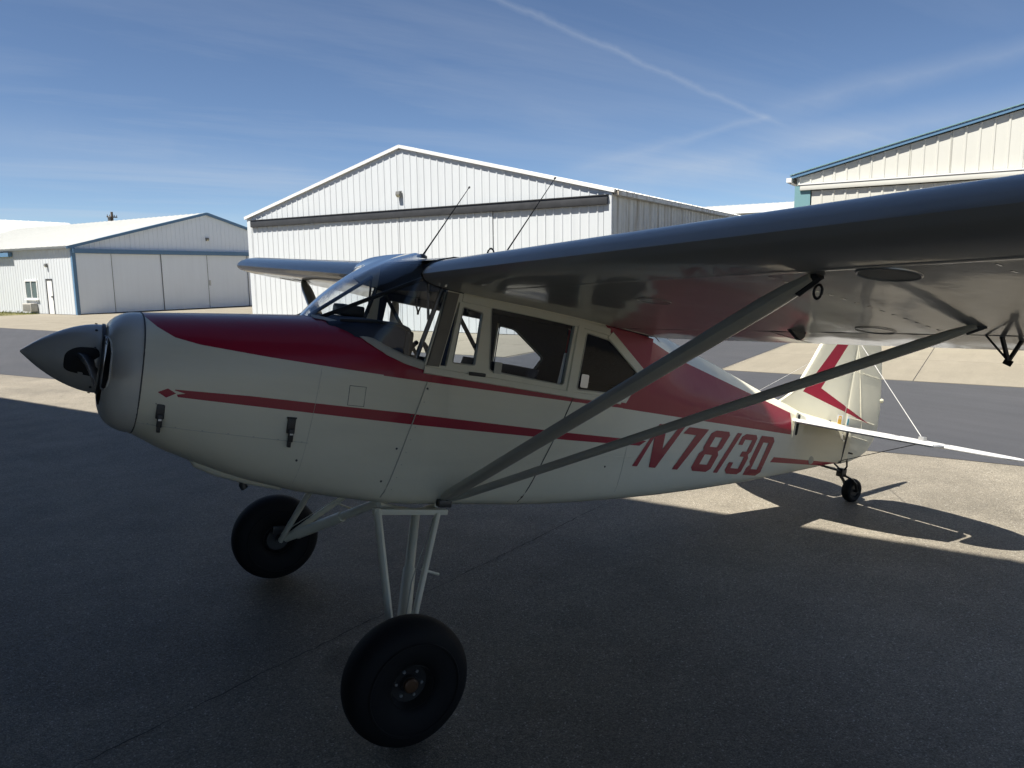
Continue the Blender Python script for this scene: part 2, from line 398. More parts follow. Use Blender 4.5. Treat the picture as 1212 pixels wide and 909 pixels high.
def grass():
    V, F = [], []
    for i in range(5200):
        near = i < 1500
        a = 20.75-abs(random.gauss(0, .18)) if near else random.uniform(16.3, 20.75)
        b = random.uniform(43.6, 60); h = random.uniform(.04, .10)*(2.2 if near and random.random() < .35 else 1)
        p = E(a, b, .012); an = random.uniform(0, 6.28); w = Vector((math.cos(an), math.sin(an), 0))*.012
        l = Vector((random.gauss(0, .4), random.gauss(0, .4), 0))*h; k = len(V)
        V += [p-w, p+w, p+l*.4+Vector((0, 0, h*.6)), p+l+Vector((0, 0, h))]; F += [(k, k+1, k+2), (k, k+2, k+3)]
    o = mesh('grass', V, F, MAT['grassblade'], None, False); o['kind'] = 'stuff'; o['label'] = 'sparse yellow green grass by the left hangar wall'; o['category'] = 'grass'
grass()

# ================================================================== HANGARS
def sidingmat(name, col, rough=.5, streak=.12, rust=0.):
    M = Mat(name); l = M.noise(2.2, 6, .65, stretch=(2.2, 2.2, .12)); n = M.noise(.5, 5, .6)
    c = M.mix(M.math('MULTIPLY', M.ramp(l, [(.4, 0.), (.8, 1.)]), streak*4, clamp=True), col, tuple(k*.74 for k in col))
    c = M.mix(M.math('MULTIPLY', M.ramp(n, [(.4, 0.), (.8, 1.)]), .25), c, tuple(k*.85 for k in col))
    if rust: c = M.mix(M.math('MULTIPLY', M.ramp(l, [(.5, 0.), (.62, 1.)]), rust), c, (.33, .27, .19))
    M.set('Base Color', c); M.set('Roughness', rough); return M.m
MAT['siding'] = sidingmat('white_siding', (.57, .595, .605), .45, .08)
MAT['siding_old'] = sidingmat('weathered_siding', (.66, .65, .60), .5, .2, .6)
MAT['siding_cream'] = sidingmat('cream_siding', (.58, .575, .52), .45, .04)
MAT['door_grey'] = sidingmat('pale_grey_door', (.78, .83, .87), .5, .05)
MAT['roof'] = sidingmat('white_roof', (.46, .465, .44), .5, .08)
MAT['bluetrim'] = sidingmat('blue_trim', (.10, .20, .32), .45, .08)
MAT['tealtrim'] = sidingmat('teal_trim', (.16, .30, .32), .45, .06)
MAT['track'] = simple('door_track_dark', (.05, .052, .056), .55, .2, .3, 4)
MAT['lampgrey'] = simple('lamp_grey', (.16, .16, .15), .5)
MAT['lens'] = simple('lamp_lens', (.7, .68, .5), .25)
MAT['pane'] = simple('window_pane', (.12, .16, .16), .08, 0, .2, 2, spec=.8)
MAT['ac'] = simple('ac_beige', (.42, .40, .36), .6)
MAT['wood'] = simple('weathered_wood', (.12, .09, .065), .85, 0, .3, 5)
MAT['inner'] = sidingmat('hangar_inner_skin', (.07, .07, .07), .6, .1)
MAT['inner_frame'] = simple('frame_red_oxide', (.10, .05, .04), .6)

RIB = .305
def rib_profile(u0, u1, depth=.020, pitch=RIB):
    out = [(u0, 0)]; k = math.floor(u0/pitch)
    while k*pitch < u1:
        a = k*pitch+.12
        for du, d in ((0, 0), (.02, depth), (.052, depth), (.072, 0)):
            if u0+1e-4 < a+du < u1-1e-4: out.append((a+du, d))
        k += 1
    out.append((u1, 0)); return out
def siding(parent, fn, u0, u1, zb, zt, mat, width=.915, holes=(), thick=.0):
    """row of ribbed sheets from u0 to u1; fn(u, depth, z) -> local point; zt may be a function of u; holes: (u0,u1,z0,z1)"""
    top = zt if callable(zt) else (lambda u: zt); bot = zb if callable(zb) else (lambda u: zb)
    n = max(1, round((u1-u0)/width)); brk = [h for h in holes]
    for i in range(n):
        a, b = lerp(u0, u1, i/n)+.001, lerp(u0, u1, (i+1)/n)-.001
        cuts = sorted({a, b} | {x for h in brk for x in h[:2] if a < x < b}); m = MB()
        for s0, s1 in zip(cuts, cuts[1:]):
            mid = (s0+s1)/2; segs = None
            for h in brk:
                if h[0] <= mid <= h[1]: segs = [(bot, lambda u, z=h[2]: z), (lambda u, z=h[3]: z, top)]
            if segs is None: segs = [(bot, top)]
            pr = rib_profile(s0, s1)
            for lo, hi in segs:
                if hi(mid)-lo(mid) < .02: continue
                m.loft([[Vector(fn(u, d, lo(u))) for u, d in pr], [Vector(fn(u, d, hi(u))) for u, d in pr]], closed=False)
        if m.V: m.build('siding_panel', mat, parent, False)
def part_box(name, lo, hi, mat, parent, bevel=0):
    m = MB(); m.bbox(lo, hi, bevel) if bevel else m.box(lo, hi); return m.build(name, mat, parent, bool(bevel))
def roof_panels(parent, along0, along1, c0, z0, c1, z1, axis, mat, over=.25, width=3.0, th=.05):
    """roof slope as sheets; slope from (c0,z0) to (c1,z1); axis 'x': sheets run along x"""
    n = max(1, round((along1-along0)/width))
    for i in range(n):
        a, b = lerp(along0, along1, i/n)+.002, lerp(along0, along1, (i+1)/n)-.002; pr = rib_profile(a, b, .03, .61); m = MB()
        def P(u, c, z): return (u, c, z) if axis == 'x' else (c, u, z)
        m.loft([[P(u, c0, z0+d) for u, d in pr], [P(u, c1, z1+d) for u, d in pr]], closed=False)
        m.loft([[P(u, c0, z0-th) for u, d in pr], [P(u, c1, z1-th) for u, d in pr]], closed=False)
        m.build('roof_panel', mat, parent, False)
def beam(name, p, q, w, h, mat, parent, upv=(0, 0, 1)):
    p, q = Vector(p), Vector(q); t = (q-p).normalized(); u = Vector(upv); s = t.cross(u).normalized(); u = s.cross(t)
    V = [a+s*sx*w/2+u*sz*h/2 for a in (p, q) for sx, sz in ((-1, -1), (1, -1), (1, 1), (-1, 1))]
    return mesh(name, V, [(3, 2, 1, 0), (4, 5, 6, 7), (0, 1, 5, 4), (1, 2, 6, 5), (2, 3, 7, 6), (3, 0, 4, 7)], mat, parent, False)
def wall_lamp(parent, loc, face, mat=None):
    """wall pack light: face = outward local axis vector"""
    f = Vector(face); s = Vector((-f.y, f.x, 0)); l = Vector(loc); m = MB()
    pr = [(0, 0), (.12, -.02), (.14, -.13), (.07, -.22), (0, -.22)]
    m.loft([[l+f*d+Vector((0, 0, z))+s*k for d, z in pr] for k in (-.09, .09)])
    o = m.build('wall_lamp', MAT['lampgrey'], parent, False)
    m2 = MB(); m2.loft([[l+f*d+Vector((0, 0, z))+s*k for d, z in ((.13, -.14), (.143, -.135), (.078, -.224), (.065, -.224))] for k in (-.07, .07)])
    m2.build('lens', MAT['lens'], o, False)

def middle_hangar():
    W0, W1, YR = 6.1, 22.7, 14.3; EV, RG, D = 4.45, 6.50, 24.
    r = empty('metal_hangar', E(19.4, 0), AZ, 'large white ribbed metal hangar with dark door track, middle of the picture', 'hangar', 'hangars across the taxiway')
    rk = lambda y: EV+(RG-EV)*(1-abs(y-YR)/((W1-W0)/2+.0)) if True else 0
    rk = lambda y: lerp(RG, EV, abs(y-YR)/max(YR-W0, W1-YR))
    front = lambda u, d, z: (-d, u, z)
    TR0, TR1 = 4.06, 4.32
    siding(r, front, W0, W1, TR1-.02, lambda u: rk(u)-.03, MAT['siding'])
    n = 4                                              # sliding door leaves below the track
    for i in range(n):
        a, b = lerp(W0+.25, W1-.25, i/n)+.01, lerp(W0+.25, W1-.25, (i+1)/n)-.01; off = .05 if i in (1, 2) else .02
        lf = part_box('door_leaf', (-off+.005, a, .03), (.03-off, b, TR0-.002), MAT['siding'], r)
        siding(lf, lambda u, d, z, o=off: (-o-d, u, z), a, b, .03, TR0, MAT['siding'])
    part_box('corner_trim', (-.035, W0-.01, 0), (.04, W0+.24, rk(W0)-.04), MAT['siding'], r); part_box('corner_trim', (-.035, W1-.24, 0), (.04, W1+.01, rk(W1)-.04), MAT['siding'], r)
    tr = part_box('door_track', (-.13, W0+.10, TR0), (-.036, W1-.30, TR1), MAT['track'], r, .02)
    part_box('track_hood', (-.15, W0+.08, TR1+.002), (-.034, W1-.28, TR1+.03), MAT['track'], tr)
    beam('rake_trim', (-.035, YR, RG+.03), (-.035, W0-.12, EV-.0), .10, .11, MAT['white'], r); beam('rake_trim', (-.036, YR, RG+.03), (-.036, W1+.12, EV-.0), .10, .11, MAT['white'], r)
    roof_panels(r, -.09, D, YR, RG+.06, W0-.15, EV+.03, 'x', MAT['roof']); roof_panels(r, -.09, D, YR, RG+.06, W1+.15, EV+.03, 'x', MAT['roof'])
    siding(r, lambda u, d, z: (u, W0-d, z), .05, D, 0, EV-.05, MAT['siding_old']); siding(r, lambda u, d, z: (u, W1+d, z), .05, D, 0, EV-.05, MAT['siding_old'])
    part_box('eave_gutter', (0.05, W0-.20, EV-.12), (D, W0-.06, EV-.0), MAT['siding_old'], r)
    siding(r, lambda u, d, z: (D+d, u, z), W0, W1, 0, lambda u: rk(u)-.03, MAT['siding_old'])
    wall_lamp(r, (-.03, 14.35, 5.0), (-1, 0, 0))
    return r
middle_hangar()

def left_hangar():
    W, EV, RG, D = 17.6, 3.87, 6.16, 32.
    r = empty('metal_hangar', E(21.1, 40), AZ, 'low grey hangar with blue trim and pale sliding doors, left of the picture', 'hangar', 'hangars across the taxiway')
    rk = lambda x: lerp(RG, EV, abs(x-W/2)/(W/2)); fr = lambda u, d, z: (u, -d, z)
    siding(r, fr, 0, W, 3.56, lambda u: rk(u)-.03, MAT['door_grey'], width=1.8)
    xs = [.16, 2.2, 5.35, 8.6, 11.8, 15.0, W-.16]
    for i, (a, b) in enumerate(zip(xs, xs[1:])):
        off = .06 if i % 2 else .10
        lf = part_box('door_leaf', (a+.012, -off, .05), (b-.012, -off+.05, 3.47), MAT['door_grey'], r)
        part_box('edge_gap', (b-.014, -.113, .05), (b+.014, -.102, 3.47), MAT['lampgrey'], lf)
        if i == 3: part_box('door_latch', (a+.10, -off-.05, 1.5), (a+.19, -off-.002, 1.85), MAT['alu'], lf)
    part_box('door_header', (-.02, -.26, 3.48), (W+.02, -.03, 3.72), MAT['bluetrim'], r)
    part_box('corner_trim', (-.04, -.12, 0), (.15, .04, EV-.08), MAT['bluetrim'], r); part_box('corner_trim', (W-.15, -.12, 0), (W+.04, .04, EV-.08), MAT['bluetrim'], r)
    beam('rake_trim', (W/2, -.10, RG+.0), (-.28, -.10, EV-.09), .14, .16, MAT['bluetrim'], r); beam('rake_trim', (W/2, -.101, RG+.0), (W+.28, -.101, EV-.09), .14, .16, MAT['bluetrim'], r)
    part_box('eave_gutter', (-.24, -.10, EV-.12), (-.06, D, EV-.015), MAT['siding'], r)  # gutter box added to cast the shadow band under the eave
    roof_panels(r, -.16, D, W/2, RG+.05, -.28, EV+.0, 'y', MAT['roof']); roof_panels(r, -.16, D, W/2, RG+.05, W+.28, EV+.0, 'y', MAT['roof'])
    holes = [(2.32, 3.02, 0, 2.05), (4.08, 5.5, .88, 1.98)]
    siding(r, lambda u, d, z: (-d, u, z), .05, D, 0.02, EV-.05, MAT['siding'], holes=holes)
    siding(r, lambda u, d, z: (W+d, u, z), .05, D, 0.02, EV-.05, MAT['siding'])
    siding(r, lambda u, d, z: (u, D+d, z), 0, W, 0.02, lambda u: rk(u)-.03, MAT['siding'])
    door = part_box('entry_door', (-.01, 2.36, .02), (.03, 2.98, 2.0), MAT['white'], r)
    part_box('door_frame', (-.045, 2.30, .02), (.02, 2.355, 2.06), MAT['track'], door); part_box('door_frame', (-.045, 2.985, .02), (.02, 3.04, 2.06), MAT['track'], door)
    part_box('door_frame', (-.045, 2.357, 2.005), (.02, 2.983, 2.06), MAT['track'], door); part_box('door_handle', (-.08, 2.44, .98), (-.012, 2.50, 1.06), MAT['steel'], door)
    wn = empty('window'); wn.parent = r
    m = MB(); fn = lambda u, v, d: (-.05+d, u, v)
    m.plate([(4.06, .86), (5.52, .86), (5.52, 2.0), (4.06, 2.0)], [[(4.14, .94), (4.76, .94), (4.76, 1.92), (4.14, 1.92)], [(4.82, .94), (5.44, .94), (5.44, 1.92), (4.82, 1.92)]], fn, .08)
    m.build('window_frame', MAT['white'], wn, False)
    for a in (4.14, 4.82): part_box('pane', (-.012, a, .94), (-.004, a+.62, 1.92), MAT['pane'], wn)
    part_box('window_sill', (-.11, 4.0, .80), (-.03, 5.58, .855), MAT['white'], wn)
    ac = part_box('air_conditioner', (-.42, 4.25, .14), (-.03, 5.25, .62), MAT['ac'], r, .02)
    for k in range(7): part_box('grille_slat', (-.428, 4.31, .2+k*.055), (-.421, 5.19, .222+k*.055), MAT['lampgrey'], ac)
    wall_lamp(r, (-.03, 2.72, 2.95), (-1, 0, 0))
    wall_lamp(r, (8.75, -.03, 4.62), (0, -1, 0))
    part_box('side_door_track', (-.26, 6.7, 3.42), (-.03, 16, 3.66), MAT['bluetrim'], r)
    return r
left_hangar()

def right_hangar():
    Y1, W, EV, SL, D = 1.15, 20., 4.62, .238, 22.; Y0 = Y1-W; YR = (Y0+Y1)/2; RG = EV+SL*W/2
    r = empty('metal_hangar', E(21, 0), AZ, 'cream ribbed hangar with teal corner post and blue roof edge, right of the picture', 'hangar', 'hangars across the taxiway')
    rk = lambda y: lerp(RG, EV, abs(y-YR)/(W/2)); fr = lambda u, d, z: (-d, u, z)
    siding(r, fr, Y0+.4, Y1-.02, 4.40, lambda u: rk(u)-.03, MAT['siding_cream'])
    for i in range(4):
        a, b = lerp(Y0+.4, Y1-.42, i/4)+.01, lerp(Y0+.4, Y1-.42, (i+1)/4)-.01; off = .03 if i % 2 else .07
        lf = part_box('door_leaf', (.01-off, a, .03), (.03-off, b, 4.22), MAT['siding_cream'], r)
        siding(lf, lambda u, d, z, o=off: (-o-d, u, z), a, b, .03, 4.22, MAT['siding_cream'])
    part_box('corner_post', (-.06, Y1-.40, 0), (.06, Y1+.02, EV-.25), MAT['tealtrim'], r); part_box('corner_post', (-.06, Y0-.02, 0), (.06, Y0+.38, EV-.25), MAT['tealtrim'], r)
    tr = part_box('door_track', (-.115, Y0+.2, 4.24), (-.065, Y1-.12, 4.39), MAT['siding_cream'], r, .02); part_box('track_hood', (-.13, Y0+.2, 4.392), (-.06, Y1-.10, 4.425), MAT['white'], tr)
    beam('rake_trim', (-.05, YR, RG+.04), (-.05, Y1+.14, EV-.0), .08, .08, MAT['bluetrim'], r); beam('rake_trim', (-.051, YR, RG+.04), (-.051, Y0-.14, EV-.0), .08, .08, MAT['bluetrim'], r)
    beam('rake_cap', (-.06, YR, RG+.10), (-.06, Y1+.16, EV+.06), .10, .02, MAT['tealtrim'], r); 
    roof_panels(r, -.04, D, YR, RG+.06, Y1+.18, EV+.02, 'x', MAT['roof']); roof_panels(r, -.04, D, YR, RG+.06, Y0-.18, EV+.02, 'x', MAT['roof'])
    siding(r, lambda u, d, z: (u, Y1+d, z), .08, D, 0, EV-.05, MAT['siding_cream']); siding(r, lambda u, d, z: (u, Y0-d, z), .08, D, 0, EV-.05, MAT['siding_cream'])
    siding(r, lambda u, d, z: (D+d, u, z), Y0, Y1, 0, lambda u: rk(u)-.03, MAT['siding_cream'])
    part_box('eave_gutter', (-.16, Y1+.10, EV-.14), (D, Y1+.24, EV-.02), MAT['white'], r)
right_hangar()

def far_hangar(e1, e2, w, d, ev, rg, label, axis, wall, doors):
    """simple ridge hangar: local x 0..w, y 0..d; ridge along axis"""
    r = empty('metal_hangar', E(e1, e2), AZ, label, 'hangar', 'far hangars')
    if axis == 'x':
        rk = lambda y: lerp(rg, ev, abs(y-d/2)/(d/2))
        siding(r, lambda u, dd, z: (u, -dd, z), 0, w, 0, ev, wall, 2.0); siding(r, lambda u, dd, z: (u, d+dd, z), 0, w, 0, ev, wall, 3.0)
        siding(r, lambda u, dd, z: (-dd, u, z), 0, d, 0, rk, wall, 2.0); siding(r, lambda u, dd, z: (w+dd, u, z), 0, d, 0, rk, wall, 3.0)
        for c in (-.2, d+.2): roof_panels(r, -.2, w+.2, d/2, rg+.04, c, ev, 'x', MAT['roof'], width=4)
        part_box('fascia', (-.2, -.26, ev-.22), (w+.2, -.2, ev+.02), MAT['white'], r)
        part_box('door_track', (w*.1, -.2, ev-1.0), (w*.9, -.04, ev-.8), MAT['track'], r)
    else:
        rk = lambda x: lerp(rg, ev, abs(x-w/2)/(w/2))
        siding(r, lambda u, dd, z: (-dd, u, z), 0, d, 0, ev, wall, 2.0); siding(r, lambda u, dd, z: (w+dd, u, z), 0, d, 0, ev, wall, 3.0)
        siding(r, lambda u, dd, z: (u, -dd, z), 0, w, 0, rk, wall, 3.0); siding(r, lambda u, dd, z: (u, d+dd, z), 0, w, 0, rk, wall, 3.0)
        for c in (-.2, w+.2): roof_panels(r, -.2, d+.2, w/2, rg+.04, c, ev, 'y', MAT['roof'], width=4)
        part_box('fascia', (-.27, -.2, ev-.25), (-.2, d+.2, ev+.03), MAT['white'], r)
        part_box('door_track', (-.2, d*.1, ev-1.2), (-.04, d*.9, ev-1.0), MAT['track'], r)
far_hangar(12, 60, 23.5, 16, 4.6, 7.1, 'white roofed hangar behind the low blue trimmed one at left', 'x', MAT['siding'], 0)
far_hangar(60, -8, 22, 36, 6.85, 8.2, 'distant cream hangar in the gap between middle and right hangars', 'y', MAT['siding_cream'], 0)

def utility_pole():
    r = empty('utility_pole', E(43.9, 75), AZ, 'wooden utility pole top rising behind the left hangar roof', 'pole')
    MB().tube([(0, 0, 0), (0, 0, 9.0)], [.16, .12], 10).build('post', MAT['wood'], r)
    ca = part_box('crossarm', (-.55, -.06, 8.42), (.55, .06, 8.53), MAT['wood'], r)
    for x in (-.5, -.25, .25, .5): MB().lathe([(0, .03), (.06, .05), (.1, .035), (.16, .045), (.19, .02)], (x, 0, 8.53), (0, 0, 1), 10).build('insulator', MAT['lampgrey'], ca)
    MB().lathe([(0, .12), (.05, .16), (.55, .16), (.62, .1)], (-.3, 0, 7.9), (0, 0, 1), 12).build('transformer', MAT['lampgrey'], r)
utility_pole()

# the open hangar the photographer stands in: its roof edge throws the shade line across the apron
def own_hangar():
    X0, X1, Y0, Y1 = -22., .36, -6.2, 26.; EV, RG = 9.0, 11.5; XR = (X0+X1)/2
    r = empty('open_hangar', E(0, 0), AZ, 'open fronted hangar overhead whose roof edge shades the aircraft', 'hangar')
    roof_panels(r, Y0, Y1, XR, RG, X1, EV, 'y', MAT['inner'], width=4.3, th=.06); roof_panels(r, Y0, Y1, XR, RG, X0, EV, 'y', MAT['inner'], width=4.3, th=.06)
    rk = lambda x: lerp(RG, EV, abs(x-XR)/(X1-XR))-.1
    siding(r, lambda u, d, z: (X0-d, u, z), Y0, Y1, 0, EV-.1, MAT['inner'], 4.3)
    siding(r, lambda u, d, z: (u, Y0-d, z), X0, X1, 5.0, rk, MAT['inner'], 4.0); siding(r, lambda u, d, z: (u, Y1+d, z), X0, X1, 0, rk, MAT['inner'], 4.0)  # unseen end wall hung high, lower edge shaped to set the side light
    part_box('door_header', (X1-.20, Y0, EV-.42), (X1-.03, Y1, EV-.07), MAT['inner'], r)
    for k in range(6):
        y = lerp(Y0, Y1, k/5); beam('rafter', (X1-.25, y, EV-.25), (XR, y, RG-.25), .16, .3, MAT['inner_frame'], r); beam('rafter', (X0+.25, y, EV-.25), (XR, y, RG-.25), .16, .3, MAT['inner_frame'], r)
        beam('column', (X0+.2, y, 0), (X0+.2, y, EV-.2), .2, .2, MAT['inner_frame'], r, (1, 0, 0))
    for y in (Y0+.1, Y1-.1): beam('column', (X1-.11, y, 0), (X1-.11, y, EV-.43), .15, .15, MAT['inner_frame'], r, (1, 0, 0))
own_hangar()

# a filled joint running across the floor near the camera
def floor_joint():
    pts = [(180, 862), (240, 832), (300, 800), (345, 775), (380, 760), (430, 738)]
    P = []
    for u, v in pts:
        d = ray(u, v); P.append(CAM_LOC+d*((.004-CAM_LOC.z)/d.z))
    a, b = P[0]+(P[0]-P[-1])*.4, P[-1]+(P[-1]-P[0])*2.2; n = 90; dr = (b-a).normalized(); s = Vector((-dr.y, dr.x, 0)); V = []
    for i in range(n+1):
        c = a.lerp(b, i/n)+s*random.gauss(0, .006); w = random.uniform(.0012, .0045)
        V += [(c+s*w).to_tuple(), (c-s*w).to_tuple()]
    o = mesh('pavement_joint', V, [(2*i, 2*i+1, 2*i+3, 2*i+2) for i in range(n)], MAT['joint'], None, False); structure(o, 'thin dark crack across the shaded floor')
floor_joint()

# ================================================================== AIRCRAFT  (frame: X aft, Y starboard, Z up, thrust line level)
PIT = R(10.393)
AC = empty('light_aircraft', (0, 0, 1.7157), 0, 'cream and maroon high wing taildragger light aircraft parked in the shade', 'airplane')
AC.rotation_euler = (0, PIT, 0)

HWX = [.30, .45, .7, 1.0, 1.3, 1.7, 2.66, 5.93]; HWY = [.33, .372, .41, .44, .47, .5, .5, .09]
def hw(x): return interp(x, HWX, HWY)
def ztop(x): return interp(x, [.3, .45, .76, 1.2, 1.75], [.205, .235, .275, .33, .345])
def zbot(x): return interp(x, [.30, .45, .58, .71, .93, 1.2, 1.6, 2.4, 2.92, 3.45, 4.16, 4.67, 5.2, 5.69, 5.93], [-.25, -.32, -.385, -.43, -.50, -.55, -.575, -.575, -.56, -.535, -.475, -.415, -.345, -.275, -.25])
def nup(x): return interp(x, [.3, .45, 1.2, 1.75], [2.5, 2.7, 3.4, 5.0])
def nlo(x): return interp(x, [.3, .45, 1.2, 1.7, 5.9], [2.3, 2.5, 4.2, 8.0, 7.0])
ZC = -.06
def up_y(x, z):
    T = ztop(x); n = nup(x); k = min(1, max(0, (z-ZC)/(T-ZC))); return hw(x)*(1-k**n)**(1/n)
def lo_half(x, m=14):         # from bottom centre to widest point, starboard side positive y
    n = nlo(x); H = ZC-zbot(x); out = []
    if x > 2.5: H = interp(x, [2.5, 5.9], [ZC, -.12])-zbot(x)
    zc = zbot(x)+H
    for i in range(m+1):
        t = -math.pi/2+math.pi/2*i/m; out.append((hw(x)*abs(math.cos(t))**(2/n), zc-H*abs(math.sin(t))**(2/n)))
    return out
def full_sec(x, off=0., m=14):
    lo = lo_half(x, m); n = nup(x); hi = []
    for i in range(1, m+1):
        t = math.pi/2*i/m; hi.append((hw(x)*abs(math.cos(t))**(2/n), ZC+(ztop(x)-ZC)*abs(math.sin(t))**(2/n)))
    h = lo+hi; return [(x, y, z) for y, z in h]+[(x, -y, z) for y, z in reversed(h[1:-1])]

# ---- spinner, propeller, nose bowl
def nose():
    prof = [(-.0, .004)]
    for k in range(1, 15):
        s = k/14; prof.append((.30*s, .158*(1-(1-s)**1.75)**.92))
    prof += [(.304, .156), (.304, .12)]
    sp = MB().lathe([(h, max(.003, r)) for h, r in prof], (0, 0, 0), (1, 0, 0), 48).build('spinner', MAT['spinner'], AC)
    MB().lathe([(0, .163), (.012, .163)], (.303, 0, 0), (1, 0, 0), 48).build('backplate', MAT['steel'], sp)
    for a in range(10):
        an = 2*math.pi*a/10+.25; MB().lathe([(0, .006), (.004, .005)], (.278, .157*math.cos(an), .157*math.sin(an)), (0, math.cos(an), math.sin(an)), 8).build('screw', MAT['steel'], sp)
    for sgn in (-1, 1):
        # flush near-black patch paints the shade of the blade-root cut-out
        o = round_poly([(.165, -.070), (.298, -.072), (.298, .060), (.205, .062), (.165, .03)], .03)
        def sk(u, v, d):
            s = min(1, u/.30); r = .158*(1-(1-s)**1.75)**.92+.0015
            an = v/.157; return (u, sgn*r*math.cos(an), r*math.sin(an))
        c = (sum(p[0] for p in o)/len(o), sum(p[1] for p in o)/len(o)); V = [sk(*c, 0)]; F = []; n = len(o); rings = 5
        for k in range(1, rings+1):
            V += [sk(lerp(c[0], p[0], k/rings), lerp(c[1], p[1], k/rings), 0) for p in o]
        F += [(0, 1+j, 1+(j+1) % n) for j in range(n)]
        for k in range(rings-1): F += [(1+k*n+j, 1+k*n+(j+1) % n, 1+(k+1)*n+(j+1) % n, 1+(k+1)*n+j) for j in range(n)]
        mesh('blade_cutout_shade', V, F, MAT['void'], sp)
        # blade
        secs = []
        for k in range(16):
            t = k/15; r = lerp(.10, .93, t); ch = interp(t, [0, .12, .35, .7, .92, 1], [.07, .085, .125, .115, .085, .03]); th = interp(t, [0, .12, .4, 1], [.055, .035, .018, .006])
            pitch = math.atan2(.30, r) if r > .12 else 1.2
            sec = []
            for j in range(14):
                an = 2*math.pi*j/14; u = math.cos(an)*ch/2; w = math.sin(an)*th/2*(1.3 if math.sin(an) > 0 else .6)
                # chord mostly in the rotation plane (Z) with pitch into X
                sec.append((.245+u*math.sin(pitch)*sgn*1+w*math.cos(pitch), sgn*r, u*math.cos(pitch)-w*math.sin(pitch)*sgn))
            secs.append(sec)
        MB().loft(secs).build('propeller_blade', MAT['black'], AC)
    # bowl: flat-ish face with holes, rounded shoulder to the seam at X=.45
    def outline(inset, m=64):
        out = []
        for i in range(m):
            t = 2*math.pi*i/m; c, s = math.cos(t), math.sin(t); n = 2.6
            y = (hw(.45)-inset)*math.copysign(abs(c)**(2/n), c)
            zt_, zb_ = ztop(.45)-inset, zbot(.45)+inset
            z = ZC+((zt_-ZC) if s > 0 else (ZC-zb_))*math.copysign(abs(s)**(2/n), s); out.append((y, z))
        return out
    secs = []
    for k in range(9):
        an = math.pi/2*k/8; secs.append([(.452-.137*math.sin(an), y, z) for y, z in outline(.115*(1-math.cos(an)))])
    m = MB().loft(secs, caps=False)
    face = outline(.115); ring = [(.175*math.cos(2*math.pi*i/36), .175*math.sin(2*math.pi*i/36)-.0) for i in range(36)]
    def inlet(s): return round_poly([(s*.185, .105), (s*.245, .115), (s*.262, .02), (s*.25, -.10), (s*.19, -.10)][::int(s)], .03)
    il = [inlet(1), inlet(-1)]
    m.plate(face, [i for i in il], lambda u, v, d: (.315+d, u, v), .004)
    nb = m.build('nose_bowl', MAT['bowl'], AC, True, 50)
    for q in il:
        d = MB().loft([[(.3155, y, z) for y, z in q], [(.42, y*.98, z) for y, z in q]], caps=False); d.add([(.42, y, z) for y, z in q], [tuple(range(len(q)))])
        d.build('inlet_duct', MAT['void'], nb)
        MB().tube([(.313, y, z) for y, z in q+q[:1]], .0055, 6).build('inlet_rim', MAT['alu'], nb)
    for sg in (-1, 1):
        rows = []
        for k in range(9):
            an = R(lerp(57, 90, k/8)); oo = outline(.115*(1-math.cos(an)), 400); row = []
            wv = math.sin(math.pi*min(1, (k+.9)/5)/2)
            for j in range(11):
                z = lerp(-.105, .115, j/10) if True else 0; z = .005+(z-.005)*(1-(1-min(1, (k+.35)/4))**2.6)**.42 if k < 4 else z
                c_ = min((p for p in oo if p[0]*sg > 0), key=lambda p: abs(p[1]-z)); row.append((.452-.139*math.sin(an)-.0012, c_[0]+sg*.0012, z))
            rows.append(row)
        il_ = MB().loft(rows, closed=False).build('air_inlet_shade', MAT['void'], nb)  # dark sheet over the shoulder paints the shade inside the inlet
        edge_ = [r_[-1] for r_ in reversed(rows)]+list(reversed(rows[0]))[1:-1]+[r_[0] for r_ in rows]
        MB().tube(edge_, .004, 6).build('inlet_lip', MAT['bowl'], il_)
    sec = full_sec(.4535, 0, 14); MB().tube([Vector(p)*1 for p in sec+sec[:1]], .003, 6).build('cowl_seam', MAT['seam'], nb)
nose()

